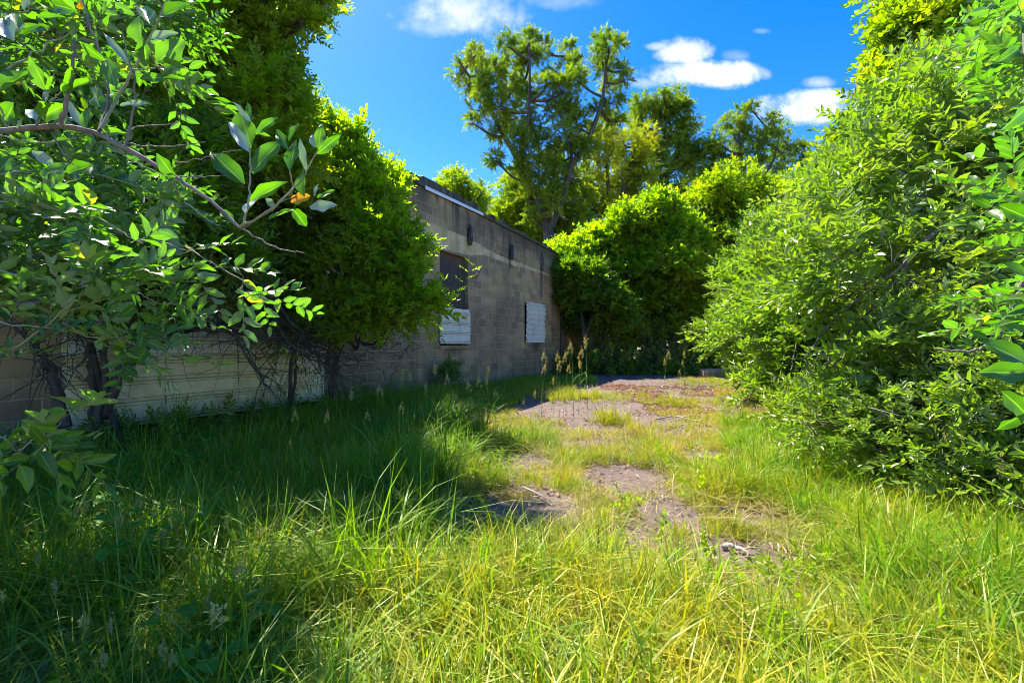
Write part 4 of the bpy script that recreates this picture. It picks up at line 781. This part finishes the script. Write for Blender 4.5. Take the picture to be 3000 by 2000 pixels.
# short thin grass on and round the paving
p = field(14000, -1.5, 6.5, 1.2, 15); b = bare(p); kk = (b < .34) & (rng.random(len(p)) < np.clip((.38-b)*2.5, 0.03, .8)) & vis(p); p = p[kk]; plant(gd, p, SHORT, rng.uniform(.5, 1.3, len(p)))
# matted straw lying between the tufts
gs = MB(); p = field(3300, -3.5, 6.0, .9, 11); p = p[(rng.random(len(p)) < np.clip((.22-bare(p))*4, 0, 1)*np.where(p[:, 1] < 5, 1, .5)) & vis(p)]; p[:, 2] = .012; plant(gs, p, MATT, rng.uniform(.45, 1.0, len(p)))
p = field(26000, -2.5, 7.0, 1.5, 15); e = np.exp(-((bare(p)-.02)/.10)**2); p = p[(rng.random(len(p)) < e*.34) & vis(p)]; p[:, 2] = .012; plant(gs, p, MATT, rng.uniform(.18, .5, len(p)))
# clover-like leaves low in the grass
cl_ = MB(); p = field(3600, -3.0, 3.4, .95, 4.2); p = p[(gap(p, .33, 11) > .12) & (bare(p) < -.05) & vis(p)]; p[:, 2] = rng.uniform(.04, .16, len(p))
scatter(cl_, PRIVET, p, rng.normal(0, .7, p.shape)+np.array((0, 0, .5)), rng.uniform(.35, .7, len(p)), .5); tag(cl_.build('ground_cover', [M['privet'], M['twig']]), 'small round-leaved ground cover low in the near grass', 'ground cover', kind='stuff')
# tufts standing in cracks of the far paving
for (vx, vy, n, r, hs) in ((1385, 915, 60, .5, 1.0), (1300, 915, 90, .5, 1.3), (1545, 935, 34, .22, 1.3), (1405, 975, 26, .12, 1.4), (1480, 895, 20, .25, .6), (1460, 1000, 16, .1, 1.1), (1560, 985, 16, .2, .9), (1640, 930, 60, .7, .8), (1690, 910, 40, .6, .8), (1420, 915, 14, .4, .5)):
    Yg = CAM_Z*F/(vy-HY); c = at(vx, vy, Yg); p = np.c_[c[0]+rng.normal(0, r, n), c[1]+rng.normal(0, r*.8, n), np.zeros(n)]; plant(gd, p, MIDG, rng.uniform(.5, 1.0, n)*hs)
# shaded lawn along the wall
p = field(5000, -3.5, 2.6, 7.0, 15); side = (p[:, 0]-P0[0])*NW[0]+(p[:, 1]-P0[1])*NW[1]; p = p[(side < 2.3+.3*np.sin(p[:, 1]))]; plant(gl, p, MIDG, rng.uniform(.5, 1.1, len(p)))
tag(gs.build('straw', M['straw']), 'flattened dead straw lying between the living tufts', 'straw', kind='stuff'); tag(gl.build('grass', M['grass']), 'lush green grass growing on both sides of the yard', 'grass', kind='stuff'); tag(gd.build('dry_grass', M['grass_dry']), 'yellowish sparse grass growing through the paving', 'grass', kind='stuff')

# dead leaves and chips
lt = MB(); V, Q = leaf2(.5, .4, .2); lm = MB(); lm.add(V, Q, 0); LP = [Proto(lm)]
V, Q = leaf2(.22, .2, .1); lm = MB(); lm.add(V, Q, 0); LP.append(Proto(lm))
p = field(60000, -2.5, 6.5, 1.2, 16); b = bare(p); e = np.exp(-((b-.15)/.2)**2)+.16; p = p[(rng.random(len(p)) < e*.8) & vis(p)]; p[:, 2] = .026+rng.random(len(p))*.012
a = rng.uniform(0, 2*PI, len(p)); scatter(lt, LP, p, np.c_[np.cos(a), np.sin(a), rng.normal(0, .25, len(p))], rng.uniform(.018, .055, len(p)), .5)
p = field(26000, 2.3, 6.0, 7.4, 12.5); p = p[gap(p, .5, 4) > -.2]; p[:, 2] = .03+rng.random(len(p))*.02; a = rng.uniform(0, 2*PI, len(p)); scatter(lt, LP, p[:9000], np.c_[np.cos(a), np.sin(a), rng.normal(0, .3, len(p))][:9000], rng.uniform(.04, .09, len(p))[:9000], .6)
tag(lt.build('leaf_litter', M['litter']), 'pale dead leaves and chips strewn over the paving', 'leaf litter', kind='stuff')
ms = MB(); n = 900; c = at(1175, 1150, CAM_Z*F/(1150-HY)); p = np.c_[c[0]+rng.normal(0, .10, n), c[1]+rng.normal(0, .07, n), np.full(n, .028)+rng.random(n)*.02]; a = rng.uniform(0, 2*PI, n)
scatter(ms, LP, p, np.c_[np.cos(a), np.sin(a), rng.uniform(.2, 1.5, n)], rng.uniform(.008, .02, n), .6); tag(ms.build('moss', M['moss']), 'mustard yellow moss patch beside the fallen twigs', 'moss', kind='stuff')

# ------------------------------------------------------------------ flowering grass stalks (individual things)
def make_stalk(kind):
    """kind 0: tight clustered head (cocksfoot); 1: loose open panicle"""
    st_, hd = MB(), MB(); P = curve([(0, 0, 0), (.015, .005, .4), (.02, .01, .75), (.05, .015, 1.0)], 10); st_.tube(P, np.linspace(.0028, .0012, len(P)), 4)
    for q in (.15, .3, .45):
        p_ = P[int(q*len(P))]; a = rng.uniform(0, 6.28); d = np.array((math.cos(a), math.sin(a), 0)); t = np.linspace(0, 1, 5); C = p_+d*(t**1.4*.22)[:, None]+np.array((0, 0, 1))*(.25*t-.18*t**2.5)[:, None]; sv = np.array((-d[1], d[0], 0)); wv = np.array([.006, .007, .006, .004, .0005])
        st_.add(np.stack([C-sv*wv[:, None]/2, C+sv*wv[:, None]/2], 1).reshape(-1, 3), [(2*i, 2*i+1, 2*i+3, 2*i+2) for i in range(4)])
    V, Q = leaf2(.34, .9, .0); lm_ = MB(); lm_.add(V, Q, 0); sp_ = [Proto(lm_)]
    if kind == 0: cs = [(1.0, .0, .045, .016), (.955, .02, .028, .014), (.93, -.02, .03, .013), (.89, .035, .022, .011), (.97, -.008, .03, .014)]
    else: cs = [(1.0-.03*i, (.012+.010*i)*(1 if i % 2 else -1), .02, .009) for i in range(11)]
    for (tz, dx, lz, rr2) in cs:
        z = tz; bp = np.array((.05*tz+dx, .015+rng.normal(0, .012), z)); st_.tube([np.array((.05*tz, .015, z-.03)), bp], .0008, 3)
        n = 34 if kind == 0 else 8; pos = bp+rng.normal(0, 1, (n, 3))*np.array((rr2*.5, rr2*.5, lz*.55)); scatter(hd, sp_, pos, rng.normal(0, .45, (n, 3))+np.array((dx*6, 0, 1)), rng.uniform(.013, .023, n), .8)
    return st_, hd
stalk_meshes = []
for kk_ in (0, 0, 1, 1):
    s_, h_ = make_stalk(kk_); a_ = s_.build('stem', M['stem_green'], None, smooth=True); b_ = h_.build('seed_head', M['seed'], None); stalk_meshes.append((a_.data, b_.data)); bpy.data.objects.remove(a_); bpy.data.objects.remove(b_)
def place_stalk(x, y, h, kind, label, group, rz=None):
    root = empty('grass_stalk', (x, y, 0), label, 'grass stalk', group, rng.uniform(0, 6.28) if rz is None else rz)
    root.rotation_euler = (rng.normal(0, .09), rng.normal(0, .09), rng.uniform(0, 6.28)); root.scale = (h*1.1, h*1.1, h)
    for me_, nm in zip(stalk_meshes[kind], ('stem', 'seed_head')):
        o_ = bpy.data.objects.new(nm, me_); COL.objects.link(o_); o_.parent = root
ORD = ['first', 'second', 'third', 'fourth', 'fifth', 'sixth', 'seventh', 'eighth', 'ninth', 'tenth', 'eleventh', 'twelfth', 'thirteenth', 'fourteenth', 'fifteenth', 'sixteenth', 'seventeenth', 'eighteenth', 'nineteenth', 'twentieth', 'twenty-first', 'twenty-second']
def stalks(lst, label, group):
    lst = sorted(lst); n = len(lst)
    for i, (vx, vy, Yd, kind) in enumerate(lst):
        c = at(vx, vy, Yd); pos = ORD[i]+' from the left' if i < n-1 else 'rightmost'
        if i == 0: pos = 'leftmost'
        place_stalk(c[0], c[1], max(.3, c[2]), kind, (('tight-headed ' if kind == 0 else 'loose-headed ')+label.replace('@', pos)), group)
stalks([(1046, 862, 5.2, 0), (1080, 880, 5.0, 0), (1070, 900, 4.9, 1), (1120, 845, 5.3, 0), (1128, 865, 5.2, 0), (1105, 870, 5.1, 0), (1095, 920, 4.9, 1), (1060, 930, 4.8, 0), (1140, 900, 5.2, 1), (1195, 920, 5.6, 0), (1160, 940, 5.0, 1), (1215, 900, 5.8, 0)],
       'grass stalk, @ of those below the tall window', 'grass stalks below the tall window')
stalks([(1350, 778, 7.4, 0), (1318, 790, 7.2, 0), (1328, 805, 7.3, 0), (1300, 815, 7.1, 0), (1285, 815, 7.1, 0), (1292, 840, 7.0, 0), (1262, 835, 6.8, 1), (1235, 840, 6.6, 0), (1243, 812, 6.7, 0), (1272, 870, 6.6, 0), (1335, 830, 7.2, 1)],
       'grass stalk, @ of those before the far window', 'grass stalks before the far window')
stalks([(1520, 808, 9.2, 0), (1528, 825, 9.1, 0), (1573, 808, 9.4, 0), (1566, 830, 9.3, 0), (1543, 848, 9.1, 0)], 'grass stalk, @ of those beyond the paving', 'grass stalks at the far side of the paving')
stalks([(920, 850, 5.6, 0), (950, 855, 5.7, 1), (1000, 840, 5.4, 1), (985, 880, 5.2, 1), (860, 890, 4.6, 1), (790, 900, 4.4, 1), (700, 930, 3.9, 0), (665, 1010, 3.4, 0), (840, 950, 4.0, 0), (900, 930, 4.2, 1), (760, 950, 3.8, 1)], 'grass stalk, @ of those shaded under the bright shrub', 'grass stalks under the bright shrub')
stalks([(40, 1330, 1.5, 0), (70, 1290, 1.8, 1), (130, 1340, 1.6, 1), (180, 1160, 2.2, 1), (225, 1150, 2.2, 1), (285, 1190, 2.0, 1), (330, 1150, 2.2, 1), (350, 1230, 1.9, 1), (410, 1250, 1.9, 1), (440, 1170, 2.2, 0), (470, 1280, 1.8, 1), (590, 1150, 2.4, 1), (610, 1240, 2.1, 1), (520, 1200, 2.1, 1), (160, 1430, 1.4, 1), (360, 1390, 1.5, 1), (270, 1420, 1.4, 0), (480, 1390, 1.5, 0), (400, 1500, 1.25, 1), (530, 1380, 1.5, 1), (350, 1480, 1.3, 1), (250, 1500, 1.25, 1)],
       'straw grass stalk, @ in the dark grass at lower left', 'grass stalks at lower left')
stalks([(1870, 960, 4.2, 0), (1905, 1000, 4.0, 1), (1950, 930, 4.0, 0), (1990, 900, 3.8, 0), (2050, 980, 3.4, 1), (2100, 930, 3.2, 0), (2140, 1010, 3.0, 1), (2200, 1000, 2.8, 1), (1990, 1060, 3.2, 1), (1820, 1000, 4.3, 0), (2260, 1060, 2.5, 1), (2080, 1080, 2.9, 0), (1760, 990, 4.6, 1)],
       'grass stalk, @ of those before the olive shrubs', 'grass stalks before the right shrubs')

# ------------------------------------------------------------------ broadleaf plants
def weed(x, y, h, n, ll, label, group=None, flowers=0, seed=0, wd_=.62, name='leafy_weed'):
    root = empty(name, (x, y, 0), label, 'plant', group); s_, f_ = MB(), MB(); k = 0
    for j in range(max(1, n//8)):
        d = rng.normal(0, .16, 2); top = np.array((d[0], d[1], h*rng.uniform(.8, 1.05))); C = curve([(0, 0, 0), (d[0]*.4, d[1]*.4, h*.55), top], 10); s_.tube(C, np.linspace(.004, .002, len(C)), 5)
        for i in range(8):
            p_ = C[2+i]if 2+i < len(C) else C[-1]; a = i*2.4+j+rng.uniform(0, .6); V, Q, UVs = leafhi(wd_, rng.uniform(.1, .3), rng.uniform(.1, .3), .02, rng.uniform(0, 6)); l = ll*rng.uniform(.7, 1.1)
            R = rotz(a) @ roty(rng.uniform(-.35, .1)); q_ = p_+R @ np.array((.03, 0, .0)); s_.tube([p_, q_], .0013, 3); f_.add((V*l) @ R.T+q_, Q, rng.random(), 0, UVs)
    s_.build('stem', M['stem_green'], root, smooth=True); f_.build('leaves', M['weed'], root, smooth=True)
    if flowers:
        V, Q = leaf2(.4, .3, .1); lm_ = MB(); lm_.add(V, Q, 0); pr_ = [Proto(lm_)]
        for _ in range(flowers):
            h_ = MB(); c_ = np.array((rng.normal(0, .07), rng.normal(0, .07), h*rng.uniform(.9, 1.1))); n_ = 40; scatter(h_, pr_, c_+rng.normal(0, .008, (n_, 3))*np.array((1, 1, 1.8)), rng.normal(0, .5, (n_, 3))+np.array((0, 0, 1)), rng.uniform(.015, .025, n_), .7)
            h_.build('flower', M['seed'], root)
    return root
def gpt(vx, vy): Yg = CAM_Z*F/(vy-HY); return (vx-CX)/F*Yg, Yg
weed(-.92, 1.45, .36, 24, .085, 'broad-leaved green plant with pale flower heads in the grass at lower left', flowers=2)
weed(-1.42, 1.35, .20, 16, .08, 'low broad-leaved plant at the bottom left in the grass', None)
for (x, y, lab) in ((-1.75, 2.0, 'leafy weed nearest the left edge under the near branch'), (-2.3, 2.6, 'dim leafy weed left of the arching stems'), (-2.0, 2.3, 'leafy weed beside the dim grass at far left'), (-2.6, 3.2, 'round-leaved weed in the dark below the metal sheets'), (-1.5, 1.75, 'leafy weed standing in the dark grass at left'), (-2.9, 3.7, 'round-leaved weed at the foot of the black arching stems'), (-2.2, 3.5, 'low weed in front of the metal sheets')):
    weed(x, y, rng.uniform(.35, .55), 16, .08, lab, 'leafy weeds in the shade at left', wd_=.75)
for (vx, vy, s, lab) in ((1402, 915, .12, 'tiny rosette weed on the paving nearest the wall shadow'), (1495, 868, .22, 'small spiky weed at the far edge of the paving'), (1470, 880, .1, 'tiny weed left of the small spiky one'), (1578, 895, .14, 'small grey-green weed on the right of the far paving'), (1300, 885, .12, 'small seedling beside the shaded paving')):
    x, y = gpt(vx, vy); weed(x, y, s, 8, s*.7, lab, 'small weeds in the paving cracks', wd_=.3)
# creeping weeds in the dark at the foot of the metal sheets
cw = MB(); n = 900; p = field(n, -4.8, -.8, 2.6, 8.0); side = (p[:, 0]-P0[0])*NW[0]+(p[:, 1]-P0[1])*NW[1]; p = p[side < 1.6]; p[:, 2] = rng.random(len(p))*.35
scatter(cw, OLIVE, p, rng.normal(0, .6, p.shape)+np.array((0, 0, .7)), rng.uniform(.6, 1.1, len(p)), .5); tag(cw.build('undergrowth', [M['dark'], M['twig']]), 'creeping dark weeds at the foot of the metal sheets', 'undergrowth', kind='stuff')

# ------------------------------------------------------------------ fallen sticks, stone
def stick(P, r, label, group='fallen sticks', forks=()):
    b = at(P[0][0], P[0][1], CAM_Z*F/(P[0][1]-HY)); b[2] = .03; root = None; mb = MB()
    def gp(q): x, y = gpt(q[0], q[1]); return np.array((x, y, .03+(q[2] if len(q) > 2 else .005)))
    C = curve([gp(q) for q in P], 14, r*.3); mb.tube(C, np.linspace(r, r*.5, len(C)), 6)
    for f in forks: C = curve([gp(q) for q in f], 8, r*.2); mb.tube(C, np.linspace(r*.6, r*.3, len(C)), 5)
    o_ = mb.build('fallen_stick', M['dead_wood'], None, origin=b, smooth=True); tag(o_, label, 'stick', group)
stick([(1508, 967), (1550, 964, .03), (1600, 974, .02), (1622, 976)], .014, 'long grey stick lying on the reddish paving', forks=[[(1560, 965, .03), (1600, 966, .05)]])
stick([(1200, 1128), (1222, 1142, .02), (1245, 1155, .02), (1268, 1170)], .009, 'thin forked twig beside the yellow moss', forks=[[(1215, 1136), (1190, 1140, .01), (1165, 1141)], [(1240, 1150), (1212, 1150)]])
stick([(1660, 1268), (1690, 1275, .02), (1722, 1290, .01)], .016, 'pale bark-stripped stick at the right of the near paving', forks=[[(1690, 1275), (1735, 1278, .02)]])
stick([(1640, 1172), (1665, 1180), (1690, 1176)], .010, 'short pale stick above the bark-stripped one')
stn = MB(); sx, sy = gpt(1642, 866); nlat, nlon = 7, 12; V = []
for i in range(nlat+1):
    for j in range(nlon):
        a = -PI/2+PI*i/nlat; b = 2*PI*j/nlon; k = lambda q: math.copysign(abs(q)**.45, q); V.append((.52*k(math.cos(a))*k(math.cos(b))+rng.normal(0, .01), .3*k(math.cos(a))*k(math.sin(b))+rng.normal(0, .01), .14+.16*k(math.sin(a))+rng.normal(0, .008)))
stn.add(V, [(i*nlon+j, i*nlon+(j+1) % nlon, (i+1)*nlon+(j+1) % nlon, (i+1)*nlon+j) for i in range(nlat) for j in range(nlon)])
o_ = stn.build('concrete_lump', M['block'], None); o_.location = (sx, sy, 0); tag(o_, 'grey concrete lump at the far right end of the paving', 'concrete block')
print('verts', sum(len(m.vertices) for m in bpy.data.meshes), 'faces', sum(len(m.polygons) for m in bpy.data.meshes))
